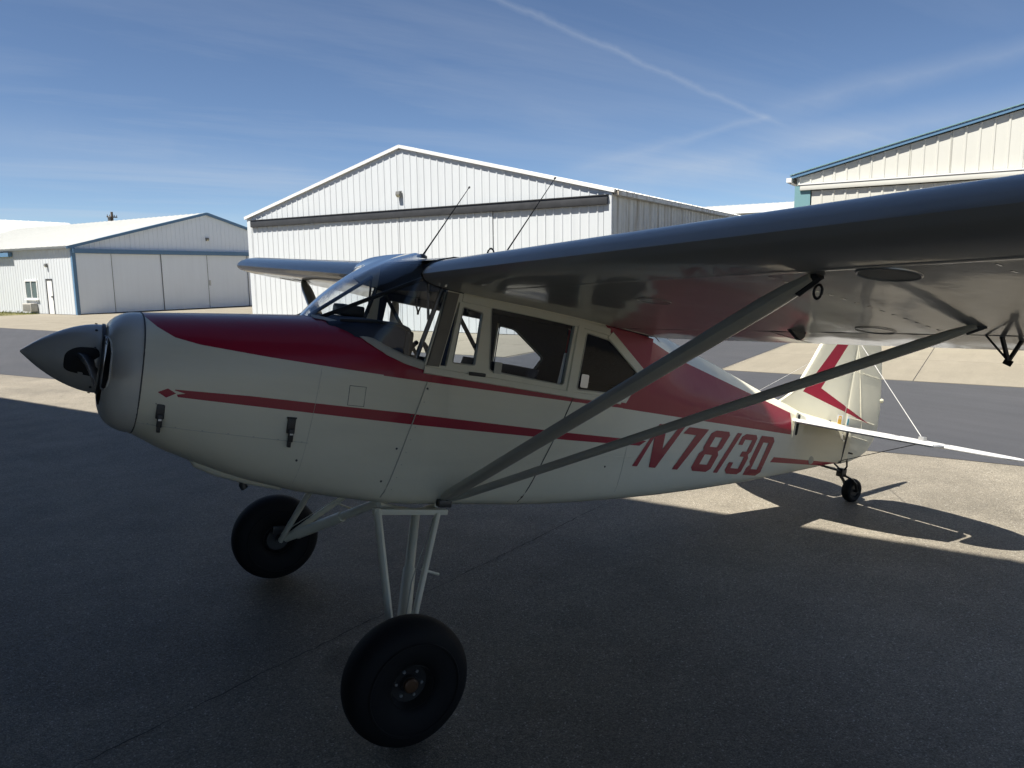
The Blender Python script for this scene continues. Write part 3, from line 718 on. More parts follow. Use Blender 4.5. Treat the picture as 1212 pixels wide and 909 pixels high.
def cowling():
    xs = [.455, .5, .56, .62, .7, .78, .88, .98, 1.08, 1.14, 1.2]
    cw = MB().loft([full_sec(x) for x in xs], caps=False).build('cowling', MAT['body'], AC)
    def latch(x, z, h=.12, w=.034):
        y = -hw(x)*(max(0, 1-(abs(z-ZC)/(ZC-zbot(x)))**nlo(x)))**(1/nlo(x)) if z < ZC else -up_y(x, z)
        l = MB().bbox((x-w*.5, y-.016, z-h*.05), (x+w*.5, y+.004, z+h*.5), .004).bbox((x-w*.32, y-.028, z-h*.35), (x+w*.32, y-.010, z+h*.12), .005).bbox((x-w*.22, y-.018, z-h*.55), (x+w*.22, y+.004, z-h*.3), .004)
        o = l.build('cowl_latch', MAT['black'], AC)
        MB().box((x-.022, y-.010, z+h*.48), (x+.022, y+.002, z+h*.54)).build('hinge_bar', MAT['black'], o, False)
        MB().bbox((x-.007, y-.031, z-.012), (x+.007, y-.027, z-.004), .001).build('spring', MAT['alu'], o)
    latch(.54, -.198, .12); latch(1.09, -.215, .13, .036)
    # lower intake / outlet lip under the cowl
    m = MB(); secs = []
    for x, zb, w in ((.71, -.415, .15), (.745, -.465, .17), (.84, -.50, .19), (1.0, -.535, .21), (1.15, -.555, .23)):
        pts = round_poly([(-w, zb), (w, zb), (w*.95, -.38), (-w*.95, -.38)], .05, 4); secs.append([(x, a, b) for a, b in pts])
    m.loft(secs).build('lower_scoop', MAT['body'], cw)
    MB().tube([(.99, -.10, -.50), (.99, -.10, -.555), (1.0, -.10, -.568)], .02, 10).build('exhaust_pipe', MAT['steel'], AC)
    # screws and small hatch
    def sy(x, z):
        if z < ZC:
            n = nlo(x); H = ZC-zbot(x); return -hw(x)*max(0, 1-((ZC-z)/H)**n)**(1/n)
        return -(up_y(x, z) if x < 1.75 else hw(x))
    for x, z in ((1.14, -.35), (1.735, .055), (1.67, -.09), (1.615, -.26), (1.56, -.43), (2.41, -.50), (2.99, -.31)):
        MB().lathe([(0, .006), (.002, .005)], (x, sy(x, z)-.001, z), (0, -1, 0), 8).build('fastener', MAT['steel'], AC)
    hp = [(1.34, .03), (1.42, .03), (1.42, -.065), (1.34, -.065)]
    MB().tube([(x, sy(x, z)-.0005, z) for x, z in hp+hp[:1]], .0016, 5).build('access_hatch_edge', MAT['seam'], AC)
    def line(name, pts, r=.0022, mat='seam', n=12):
        P = []
        for a, b in zip(pts, pts[1:]):
            for k in range(n): x, z = lerp(a[0], b[0], k/n), lerp(a[1], b[1], k/n); P.append((x, sy(x, z)-.0004, z))
        x, z = pts[-1]; P.append((x, sy(x, z)-.0004, z)); MB().tube(P, r, 6).build(name, MAT[mat], AC)
    line('panel_seam', [(1.73, .09), (1.68, -.12), (1.58, -.52)], .003, 'trim'); line('door_seam', [(2.655, .10), (2.58, -.11), (2.40, -.53)], .003)
    line('cowl_edge', [(1.20, .10), (1.185, -.12), (1.15, -.5)], .0009, 'trim')
    line('cowl_split', [(.46, -.235), (1.18, -.262)], .0015, 'trim')
    for k in range(9):
        x, z = lerp(1.72, 1.60, k/8), lerp(.05, -.47, k/8); x += .022
        MB().lathe([(0, .0035), (.0012, .003)], (x, sy(x, z)-.0005, z), (0, -1, 0), 6).build('fastener', MAT['trim'], AC)
    for k in range(7):
        x = lerp(.50, 1.15, k/6); z = -.232-.04*(x-.46)
        MB().lathe([(0, .0045), (.0015, .004)], (x, sy(x, z)-.0005, z), (0, -1, 0), 6).build('fastener', MAT['trim'], AC)
    line('stringer_tape', [(2.70, -.235), (4.9, -.30)], .0012, 'cream')
    line('rib_line', [(3.16, -.17), (3.12, -.50)], .001, 'trim')
    return sy
SIDE_Y = cowling()

# ---- fuselage shell
BASE_X = [1.2, 1.215, 1.24, 1.28, 1.33, 1.39, 1.46, 1.54, 1.64, 1.75]
def zedge(x): return interp(x, [1.2, 1.25, 1.33, 1.43, 1.5, 1.6, 1.75], [.33, .3285, .312, .262, .23, .196, .168])
def sill(x): return interp(x, [1.75, 2.66, 3.25, 5.93], [.148, .106, .06, -.08])
def shell():
    secs = []
    for x in BASE_X:
        lo = lo_half(x); ze = zedge(x); hi = [(up_y(x, lerp(ZC, ze, k/12)), lerp(ZC, ze, k/12)) for k in range(1, 13)]
        h = lo+hi; secs.append([(x, -y, z) for y, z in reversed(h)]+[(x, y, z) for y, z in h[1:]])
    MB().loft(secs, closed=False).build('boot_cowl', MAT['body'], AC)
    secs = []
    for x in [1.75, 1.9, 2.05, 2.2, 2.4, 2.66, 2.9, 3.25, 3.6, 4.0, 4.4, 4.8, 5.2, 5.6, 5.93]:
        lo = lo_half(x); s = sill(x); z0 = lo[-1][1]
        if s < z0+.01: s = z0+.01
        hi = [(hw(x), lerp(z0, s, k/4)) for k in range(1, 5)]
        h = lo+hi; secs.append([(x, -y, z) for y, z in reversed(h)]+[(x, y, z) for y, z in h[1:]])
    m = MB().loft(secs, closed=False); n = len(secs[-1]); 
    m.build('fuselage_shell', MAT['fabric'], AC)
    # rear side panel with the window hole, then upper fabric sides and turtledeck
    win_port = round_poly([(2.665, .135), (2.68, .462), (2.868, .442), (3.15, .288), (3.11, .19), (2.99, .132)], .02)
    win_star = round_poly([(2.672, .14), (2.675, .452), (2.80, .44), (3.04, .272), (2.96, .138)], .02)
    for s in (-1, 1):
        win = win_port if s < 0 else win_star
        out = [(2.66, .106), (2.66, .540), (2.87, .53), (3.25, .495), (3.25, .06)]
        hole = [win]
        mat = MAT['fabric']
        MB().plate(out[::-1], hole, lambda u, v, d, s=s: (u, s*(hw(u)-d), v), .012).build('rear_quarter_panel', mat, AC, True, 30)
        g_ = MB().pane(win, lambda u, v, d, s=s: (u, s*(hw(u)-.006-d), v)).build('rear_window', MAT['rear_glass'], AC, False)
        MB().tube([(u, s*(hw(u)+.0015), v) for u, v in win+win[:1]], .004, 6).build('window_bead', MAT['trim'], g_)
    top = lambda x: interp(x, [3.25, 3.6, 4.36, 4.97, 5.25, 5.93], [.475, .395, .245, .125, .07, .03])
    cre = lambda x: interp(x, [3.25, 3.55, 4.0, 4.54, 4.93, 5.93], [.20, .165, .115, .055, .0, -.04])
    spine = lambda x: interp(x, [3.25, 3.6, 3.82, 4.18, 4.75, 5.1, 5.3, 5.93], [.64, .565, .51, .42, .265, .185, .13, .06])
    xs = [3.25, 3.4, 3.6, 3.82, 4.0, 4.18, 4.4, 4.6, 4.75, 4.985, 5.1, 5.3, 5.6, 5.93]
    def inn(x): return hw(x)-.30*(top(x)-cre(x))
    for s in (-1, 1):
        secs = []
        for x in xs:
            st = min(1., (x-3.25)/.35)
            secs.append([(x, s*hw(x), sill(x)), (x, s*hw(x), lerp(sill(x), cre(x), .5)), (x, s*(hw(x)-.002), cre(x)), (x, s*lerp(hw(x), (hw(x)+inn(x))/2+.004, st), (cre(x)+top(x))/2), (x, s*lerp(hw(x), inn(x), st), top(x))])
        MB().loft(secs, closed=False).build('fuselage_side', MAT['fabric'], AC, True, 20)
    secs = []
    for x in xs:
        st = min(1., (x-3.25)/.35); w = lerp(hw(x), inn(x), st); sec = []
        for k in range(-8, 9):
            a = k/8; sec.append((x, a*w, lerp(spine(x), top(x), abs(a)**1.7)))
        secs.append(sec)
    MB().loft(secs, closed=False).build('turtledeck', MAT['cream'], AC)
    V = MB(); e = secs[-1]; 
shell()

# ---- wing
CH0, XLE, ZREF, INC = 1.63, 1.62, .570, .042
XC = [0, .006, .0125, .025, .05, .075, .1, .15, .2, .3, .4, .5, .6, .7, .795, .815, .86, .9, .95, 1.]
UX = [0, .006, .0125, .025, .05, .1, .2, .3, .4, .5, .6, .7, .8, .9, 1.]; UY = [.029, .045, .053, .065, .08, .099, .115, .118, .114, .104, .09, .072, .051, .027, .004]
LX = [0, .006, .0125, .025, .05, .1, .2, .3, .4, .5, .6, .7, .8, .9, 1.]; LY = [.029, .018, .013, .0075, .003, 0, 0, .002, .004, .005, .005, .004, .003, .001, .001]
def wpt(xc, y, upper, sag=0.):
    ay = abs(y); tipf = 1.
    x0, c = XLE, CH0
    if ay > 3.95:
        t = min(1., (ay-3.95)/.52); sh = math.sqrt(max(0, 1-t*t)); x0 = XLE+.62*(1-sh)*.9; c = CH0*(1-.46*(1-sh))-.0; tipf = max(.06, sh**.8)
    h = interp(xc, UX, UY) if upper else interp(xc, LX, LY)
    mid = .03
    h = lerp(mid, h, tipf)
    if .13 < xc < .99: h += (-sag if upper else sag)*min(1, (xc-.13)/.15)/CH0
    x = x0+xc*c
    z = ZREF+h*CH0-(x-XLE)*INC+max(0, ay-.5)*(.044 if y < 0 else .033)
    return (x, y, z)
def wing_loop(y, a, b, sag=0.):      # closed loop around the airfoil between chord fractions a and b
    u = [x for x in XC if a < x < b]; us = [a]+u+[b]
    up_ = [wpt(x, y, True, sag) for x in reversed(us)]; lo_ = [wpt(x, y, False, sag) for x in (us[1:] if a == 0 else us)]
    return up_+lo_
def stations(y0, y1, rib=.30):
    n = max(1, round((y1-y0)/rib)); out = []
    for i in range(n):
        for k in range(4): out.append((lerp(y0, y1, (i+k/4)/n), (0, .0014, .0020, .0014)[k]))
    out.append((y1, 0)); return out
HINGE = .805
for s in (-1, 1):
    w = empty('wing'); w.parent = AC
    w['label'] = 'port wing reaching towards the camera' if s < 0 else 'starboard wing beyond the cabin'
    st = stations(.505, 3.95)
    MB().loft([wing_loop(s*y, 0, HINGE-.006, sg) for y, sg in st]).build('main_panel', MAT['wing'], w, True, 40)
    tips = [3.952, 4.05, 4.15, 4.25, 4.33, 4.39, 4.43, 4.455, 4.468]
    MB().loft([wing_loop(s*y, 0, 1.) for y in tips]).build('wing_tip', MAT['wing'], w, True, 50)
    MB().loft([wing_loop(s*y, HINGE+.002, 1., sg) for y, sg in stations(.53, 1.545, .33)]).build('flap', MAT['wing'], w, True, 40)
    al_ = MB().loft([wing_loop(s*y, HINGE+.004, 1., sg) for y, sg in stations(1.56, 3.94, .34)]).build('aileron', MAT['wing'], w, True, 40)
    # hinge brackets and control horn
    def under(x, y): return wpt((x-XLE)/CH0, y, False)[2]
    for y in (1.71, 3.3):
        zb = under(2.95, s*y)
        m = MB(); pr = [(2.86, zb+.008), (2.97, zb+.004), (2.965, zb-.018), (2.94, zb-.034), (2.915, zb-.022)]
        m.loft([[(x, s*y+k, z) for x, z in pr] for k in (-.011, .011)]).build('hinge_bracket', MAT['steel'], w, False)
    y = 2.555; zb = under(2.95, s*y); m = MB()
    m.tube([(2.96, s*(y-.015), zb), (3.0, s*y, zb-.082)], .008, 8); m.tube([(3.03, s*(y+.02), zb), (3.0, s*y, zb-.082)], .008, 8); m.tube([(2.93, s*(y-.055), zb+.0), (3.0, s*y, zb-.08)], .004, 8); m.tube([(2.995, s*(y-.012), zb-.08), (3.005, s*(y+.012), zb-.09)], .011, 8)
    m.build('control_horn', MAT['black'], w)
    # inspection covers on the underside
    def ring(x, y, r, solid):
        P = []
        for k in range(33):
            a = 2*math.pi*k/32; xx, yy = x+r*math.cos(a), s*y+r*math.sin(a); P.append((xx, yy, under(xx, yy)-.001))
        o = MB().tube(P, .0035 if solid else .0016, 6).build('inspection_ring', MAT['alu'] if solid else MAT['wing'], w)
        if solid: mesh('inspection_cover', [(p[0], p[1], p[2]-.0015) for p in P[:-1]], [tuple(range(32))], MAT['lampgrey'], o, False)
    ring(1.93, 2.73, .078, True); ring(2.86, 2.12, .075, False); ring(2.0, 3.45, .075, False); ring(2.2, 1.55, .07, False); ring(2.9, 3.3, .075, False)
    # rib tape / stitching lines along chord and the seam behind the leading edge
    for y in [lerp(.505, 3.95, k/11) for k in (6, 8, 10)]:
        m = MB()
        for k in range(14):
            xx = 1.90+k*.072; zz = under(xx, s*y)+.0006; m.box((xx-.014, s*y-.002, zz-.0013), (xx+.012, s*y+.0035, zz))
        o = m.build('rib_stitching', MAT['wing'], w, False); o['kind'] = 'stuff'
    yy = [lerp(.55, 3.9, k/20) for k in range(21)]
    MB().loft([[(1.83, s*y, under(1.83, s*y)-.0004), (1.845, s*y, under(1.845, s*y)-.002), (1.86, s*y, under(1.86, s*y)-.0004)] for y in yy], closed=False).build('leading_edge_lap', MAT['wing'], w)
    # root seal around the nose of the root rib and filler loop on top
    loop = [wpt(x, s*.5, True) for x in (.45, .3, .2, .15, .1, .05, .025, .0125, .006, 0)]+[wpt(x, s*.5, False) for x in (.006, .0125, .025, .05, .075, .1, .15)]
    MB().tube([(p[0]-.002, p[1], p[2]) for p in loop], .006, 6).build('root_seal', MAT['black'], w)
    cuff = [wing_loop(s*.485, 0, 1.), wing_loop(s*.506, 0, 1.)]
    MB().loft([[(p[0], p[1], p[2]) for p in c] for c in cuff]).build('root_rib', MAT['cream'], w)
    fx, fy = 1.92, s*.62; fz = wpt((fx-XLE)/CH0, fy, True)[2]
    P = [(fx+.018*math.cos(a), fy, fz+.022+.026*math.sin(a)) for a in [R(-55+k*29) for k in range(11)]]
    MB().tube(P, .005, 6).build('fuel_vent_loop', MAT['steel'], w)
    MB().lathe([(0, .035), (.012, .035), (.016, .02)], (fx+.12, fy, fz-.001), (0, 0, 1), 20).build('fuel_cap', MAT['alu'], w)

# cabin roof between the wings
def roof():
    xs = [.05, .075, .1, .15, .2, .3, .4, .5, .6, .7, .8, .9, 1.]
    secs = [[(lambda p: (p[0], p[1], p[2]+.004))(wpt(x, y, True)) for x in xs] for y in (-.49, -.3, 0, .3, .49)]
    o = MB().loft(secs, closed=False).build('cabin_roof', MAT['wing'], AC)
    secs = [[(XLE+x*CH0, y, .555-(x*CH0)*.03) for x in (.09, .4, .7, 1.)] for y in (-.49, 0, .49)]
    MB().loft(secs, closed=False).build('headliner', MAT['navy'], AC)
    MB().loft([[(1.78, y, .70), (1.775, y, .55)] for y in (-.48, 0, .48)], closed=False).build('spar_cover', MAT['navy'], AC)
    # fairing from the wing trailing edge down to the turtledeck
    secs = []
    for y in [k/8*.49 for k in range(-8, 9)]:
        a = abs(y)/.49; zf = wpt(1., .49, True)[2]
        secs.append([(2.95, y, wpt(.815, 0, True)[2]+.006), (3.1, y, lerp(.655, .60, a**2)), (3.25, y, lerp(.64, .475, a**1.7))])
    MB().loft(secs, closed=False).build('wing_root_fairing', MAT['cream'], AC)
    # whip antennas
    for b, t_, nm in (((1.83, 0.0, .755), (2.06, 0.0, 1.19), 1), ((2.16, -.3, .775), (2.44, -.3, 1.30), 2)):
        b, t_ = Vector(b), Vector(t_)
        o = MB().tube([b, b.lerp(t_, .15), t_], [.010 if nm == 2 else .006, .0045, .002], 8).build('whip_antenna', MAT['black'], AC)
        MB().lathe([(0, .03), (.012, .028), (.02, .012)], b-Vector((0, 0, .008)), (0, 0, 1), 14).build('antenna_base', MAT['steel'], o)
        MB().lathe([(0, .004), (.008, .006), (.014, .003)], t_, t_-b, 8).build('antenna_tip', MAT['black'], o)
roof()

# ---- windshield
def windshield():
    base = []
    for x in BASE_X: base.append((x, up_y(x, zedge(x)), zedge(x)))
    base = [(b[0]-.0, b[1], b[2]) for b in base]            # centre -> side
    top = [(1.735, 0, .752), (1.72, .10, .750), (1.695, .22, .742), (1.668, .32, .730), (1.645, .41, .712), (1.622, .47, .68), (1.617, .492, .648), (1.635, .50, .606), (1.69, .50, .578), (1.80, .50, .556)]
    def resamp(c, n):
        c = [Vector(p) for p in c]; d = [0]
        for a, b in zip(c, c[1:]): d.append(d[-1]+(b-a).length)
        out = []
        for k in range(n+1):
            t = d[-1]*k/n; j = max(i for i in range(len(d)) if d[i] <= t+1e-9); j = min(j, len(c)-2)
            out.append(c[j].lerp(c[j+1], (t-d[j])/(d[j+1]-d[j])))
        return out
    b, t = resamp(base, 24), resamp(top, 24)
    secs = []
    n = 12
    for k in range(n+1):
        f = k/n; row = []
        for i in range(25):
            p = b[i].lerp(t[i], f); bul = 4*f*(1-f)*.045*(1-(i/24)**2)
            p = p+Vector((-.62, 0, .78))*bul+Vector((0, 1, 0))*4*f*(1-f)*.012*math.sin(math.pi*i/24); row.append(p)
        secs.append([(p.x, -p.y, p.z) for p in reversed(row)]+[(p.x, p.y, p.z) for p in row[1:]])
    ws = MB().loft(secs, closed=False).build('windshield', MAT['ws_glass'], AC, True, 80)
    # khaki strip along the base
    for s in (-1, 1):
        V = []
        for k in range(31):
            x = lerp(1.215, 1.76, k/30); ze = zedge(x); wd = interp(x, [1.2, 1.3, 1.42, 1.75], [.008, .020, .030, .030])
            # walk down the cowl surface from the glass edge
            yy, zz_ = up_y(x, ze), ze; row = [(x+.006, s*(yy-.004), ze+.012), (x, s*(yy+.006), ze+.004)]; run = 0
            while run < wd:
                z2 = zz_-.003; y2 = up_y(x, z2); run += math.hypot(y2-yy, .003); yy, zz_ = y2, z2
            row += [(x, s*(up_y(x, lerp(ze, zz_, .5))+.006), lerp(ze, zz_, .5)+.002), (x, s*(yy+.0045), zz_), (x, s*(yy-.002), zz_-.001)]
            V.append(row)
        MB().loft(V, closed=False).build('windshield_trim', MAT['trim'], AC)
        e = [Vector((p.x, s*p.y, p.z)) for p in t]
    # V brace tubes and panel inside
    for s in (-1, 1):
        MB().tube([(1.27, s*.10, .335), (1.70, s*.40, .615)], .011, 8).build('brace_tube', MAT['black'], AC)
        MB().tube([(1.70, s*.40, .615), (1.72, s*.43, .40)], .007, 8).build('brace_tube', MAT['steel'], AC)
windshield()

# ---- cabin side frames with windows
def cabin():
    for s in (-1, 1):
        out = [(1.70, .172), (1.77, .160), (2.66, .104), (2.66, .545), (2.3, .558), (1.86, .572), (1.775, .575), (1.742, .40)]
        if s < 0:
            sliver = [(1.786, .178), (1.822, .178), (1.842, .40), (1.850, .51), (1.842, .51), (1.815, .36)]
            slot = [(1.825, .158), (1.95, .156), (1.95, .170), (1.825, .171)]
            vent = round_poly([(1.853, .20), (1.872, .49), (1.99, .475), (1.985, .20)], .012)
            door = round_poly([(2.075, .182), (2.035, .512), (2.585, .500), (2.565, .150)], .018)
            holes = [sliver, vent, door]; panes = [('vent_window', vent), ('door_window', door)]
        else:
            a = round_poly([(1.82, .19), (1.85, .50), (2.61, .475), (2.53, .155)], .02)
            holes = [a]; panes = [('door_window', a)]
        fn = lambda u, v, d, s=s: (u, s*(hw(u)+.003-d), v)
        MB().plate(out, holes, fn, .022).build('cabin_frame', MAT['cream'], AC, True, 30)
        MB().plate([(1.80, .15), (2.655, .11), (2.655, .53), (2.3, .55), (1.86, .555), (1.80, .5)], [h for h in holes if h is not holes[0] or s > 0], lambda u, v, d, s=s: (u, s*(hw(u)-.021-d), v), .004).build('cabin_liner', MAT['navy'], AC, False)
        for nm, p in panes:
            g_ = MB().pane(p, lambda u, v, d, s=s: (u, s*(hw(u)-.007-d), v)).build(nm, MAT['glass'], AC, False)
            MB().tube([(u, s*(hw(u)+.004), v) for u, v in p+p[:1]], .0035, 6).build('window_bead', MAT['trim'], g_)
        # A pillar: thicker khaki post, sill moulding, door post strip
        MB().loft([[(x, s*y, z) for x, y, z in ((x0, .502, z0), (x0+.004, .512, z0), (x1-.004, .512, z0), (x1, .502, z0))] for x0, x1, z0 in ((1.708, 1.780, .172), (1.740, 1.812, .36), (1.766, 1.838, .552))]).build('windshield_post', MAT['post'], AC)
        MB().loft([[(x, s*(hw(x)+.002), z-.022), (x, s*(hw(x)+.009), z-.018), (x, s*(hw(x)+.009), z+.012), (x, s*(hw(x)+.002), z+.016)] for x, z in ((1.70, .152), (1.80, .147), (2.2, .128), (2.66, .105), (2.9, .098), (3.04, .094))]).build('sill_moulding', MAT['cream'], AC)
        MB().loft([[(x0, s*.503, z), (x0+.006, s*.511, z), (x1-.006, s*.511, z), (x1, s*.503, z)] for x0, x1, z in ((2.588, 2.642, .118), (2.604, 2.652, .50))]).build('door_post', MAT['cream'], AC)
        MB().loft([[(x, s*(hw(x)+.001), z-.022), (x, s*(hw(x)+.008), z-.018), (x, s*(hw(x)+.008), z+.018), (x, s*(hw(x)+.001), z+.022)] for x, z in ((1.86, .535), (2.3, .522), (2.66, .505), (2.86, .488))]).build('top_moulding', MAT['cream'], AC)
        MB().loft([[(x-.020*c_, s*(hw(x)+.002), z-.02), (x-.016*c_, s*(hw(x)+.008), z-.016), (x+.016, s*(hw(x)+.008), z+.016), (x+.02, s*(hw(x)+.002), z+.02)] for x, z, c_ in ((2.865, .475, 1), (3.175, .285, 1), (3.215, .25, .4))]).build('rear_window_moulding', MAT['cream'], AC)
    # decal on rear window, latch, vent pull
    MB().plate(round_poly([(2.685, .15), (2.745, .148), (2.745, .225), (2.685, .227)], .01), [], lambda u, v, d: (u, -(hw(u)+.0035)-d, v), .0015).build('window_placard', MAT['alu'], AC, False)
    MB().plate([(2.10, .172), (2.145, .171), (2.145, .232), (2.10, .233)], [], lambda u, v, d: (u, -(hw(u)+.006)-d, v), .004).build('window_latch', MAT['trim'], AC, False)
    k = MB().lathe([(0, .004), (.004, .026), (.02, .026), (.03, .012), (.05, .01)], (1.945, -.47, .478), (0, 1, 0), 20).build('suction_mount', MAT['black'], AC); MB().tube([(1.945, -.43, .478), (2.02, -.40, .505)], .006, 8).build('mount_arm', MAT['black'], k)
    MB().bbox((1.955, -.52, .146), (2.05, -.503, .165), .004).build('window_catch', MAT['black'], AC)
    # interior
    MB().loft([[(x, y, -.43) for y in (-.40, -.2, .2, .40)] for x in (1.32, 2.0, 3.1)], closed=False).build('cabin_floor', MAT['navy'], AC)
    for s in (-1, 1):
        MB().loft([[(x, s*(min(hw(x), .5)-.03), -.42), (x, s*(min(hw(x), .5)-.03), sill(x)-.01 if x >= 1.75 else .06)] for x in (1.36, 1.5, 1.75, 2.2, 2.66, 3.2)], closed=False).build('side_trim', MAT['navy'], AC)
        MB().loft([[(x, s*(hw(x)-.02), z0), (x, s*(hw(x)-.03), z1)] for x, z0, z1 in ((2.62, .47, .54), (2.87, .45, .53), (3.16, .30, .52), (3.2, .05, .5))], closed=False).build('rear_trim', MAT['navy'], AC)
    MB().plate([(2.668, .02), (3.18, .02), (3.18, .49), (2.668, .53)], [round_poly([(2.672, .14), (2.675, .452), (2.80, .44), (3.04, .272), (2.96, .138)], .02)], lambda u, v, d: (u, hw(u)-.028-d, v), .004).build('cabin_liner', MAT['navy'], AC, False)
    MB().loft([[(3.20, y, -.45), (3.22, y, .50)] for y in (-.39, 0, .39)], closed=False).build('rear_bulkhead', MAT['navy'], AC)
    gp = MB()
    secs = []
    for x, zt_, w_ in ((1.26, .318, .30), (1.36, .345, .40), (1.48, .362, .43), (1.60, .360, .44), (1.64, .348, .44)):
        pts = round_poly([(-w_, .05), (w_, .05), (w_, zt_-.03), (w_*.9, zt_), (-w_*.9, zt_), (-w_, zt_-.03)], .03, 3); secs.append([(x, a, b) for a, b in pts])
    ip = gp.loft(secs).build('instrument_panel', MAT['navy'], AC)
    MB().bbox((1.60, -.45, -.12), (1.65, .45, .33), .02).build('panel_face', MAT['black'], ip)
    for k, y in enumerate((-.32, -.22, -.12, .02, .14, .26)): MB().lathe([(0, .042), (.008, .042), (.008, .034), (.003, .033)], (1.651, y, .22), (1, 0, 0), 20).build('instrument', MAT['steel'], ip)
    MB().bbox((1.42, .05, .362), (1.56, .20, .425), .015).build('compass', MAT['black'], ip)
    MB().tube([(1.30, -.33, .335), (1.44, -.415, .352), (1.56, -.44, .352), (1.62, -.44, .33), (1.64, -.445, .1)], .009, 8).build('wiring', MAT['steel'], ip)
    for y in (-.24, .24):
        P = [(1.78, y+.135*math.cos(a), .165+.115*math.sin(a)) for a in [R(-250+k*320/20) for k in range(21)]]
        yk = MB().tube(P, .013, 8).build('control_yoke', MAT['black'], AC); MB().tube([(1.64, y, .13), (1.78, y, .15)], .012, 8).build('yoke_shaft', MAT['steel'], yk); MB().bbox((1.77, y-.125, .135), (1.79, y+.125, .17), .008).build('yoke_hub', MAT['black'], yk)
    def seat(x, y, w, zt_):
        r = empty('seat'); r.parent = AC; r['label'] = 'dark navy upholstered cabin seat'
        MB().bbox((x-.42, y-w/2, -.28), (x+.06, y+w/2, -.14), .04).build('cushion', MAT['navy'], r)
        secs = []
        for z, t0 in ((-.2, 0), (-.05, .02), (.08, .05), (zt_-.06, .085), (zt_, .10)):
            ww = w/2*(1 if z < zt_-.07 else .86); secs.append([(x+t0+a, y+b, z) for a, b in round_poly([(0, -ww), (.09, -ww), (.09, ww), (0, ww)], .03, 3)])
        MB().loft(secs).build('backrest', MAT['navy'], r)
        MB().bbox((x-.34, y-w*.4, -.5), (x-.30, y+w*.4, -.28), .01).build('leg', MAT['steel'], r); MB().bbox((x-.02, y-w*.4, -.5), (x+.02, y+w*.4, -.28), .01).build('leg', MAT['steel'], r)
    seat(2.28, -.23, .40, .215); seat(2.28, .23, .40, .215); seat(3.05, 0, .80, .16)
    for s in (-1, 1):
        MB().tube([(1.76, s*.455, .56), (1.66, s*.46, .17)], .013, 8).build('cabin_tube', MAT['steel'], AC)
        MB().tube([(1.80, s*.44, .55), (2.12, s*.455, .14)], .012, 8).build('cabin_tube', MAT['steel'], AC)
    MB().tube([(2.565, -.462, .15), (2.59, -.455, .33)], .012, 8).build('grab_tube', MAT['white'], AC)
cabin()

# ---- struts
def strut(p, q, chord, th, name, s):
    p, q = Vector(p), Vector(q); t = (q-p).normalized(); c = Vector((1, 0, 0)); c = (c-t*c.dot(t)).normalized(); n = t.cross(c); secs = []
    pr = [(-.5, 0), (-.46, .28), (-.36, .42), (-.2, .5), (0, .47), (.2, .36), (.38, .18), (.5, .03)]; loop = pr+[(a, -b) for a, b in reversed(pr[1:-1])]+[]
    loop = pr+[(.5, -.03)]+[(a, -b) for a, b in reversed(pr[1:-1])]
    for f, k in ((0, .35), (.02, .7), (.05, 1), (.5, 1), (.93, 1), (.97, .85), (1, .55)):
        b = p.lerp(q, f); secs.append([b+c*a*chord*k+n*d*th*2*.5*k*1.0 for a, d in loop])
    o = MB().loft(secs).build(name, MAT['strutpaint'], AC); return o
for s in (-1, 1):
    f1 = strut((1.915, s*.495, -.515), (1.90, s*2.53, .640 if s < 0 else .615), .098, .045, 'wing_strut', s); f2 = strut((1.945, s*.485, -.525), (2.76, s*2.55, .620 if s < 0 else .596), .078, .036, 'wing_strut', s)
    MB().tube([(1.90, s*2.48, .60 if s < 0 else .575), (1.90, s*2.545, .65 if s < 0 else .63)], .018, 8).build('strut_fitting', MAT['steel'], f1); MB().tube([(2.75, s*2.52, .60), (2.775, s*2.57, .63)], .014, 8).build('strut_fitting', MAT['steel'], f2)
    P = [(1.925, s*(2.53+.013*math.cos(a)), (.605 if s < 0 else .58)+.020*math.sin(a)) for a in [2*math.pi*k/16 for k in range(17)]]
    MB().tube(P, .004, 6).build('tiedown_ring', MAT['steel'], f1)
    MB().bbox((1.885, min(s*.47, s*.515), -.555), (1.96, max(s*.47, s*.515), -.515), .008).build('strut_root_fitting', MAT['steel'], AC)

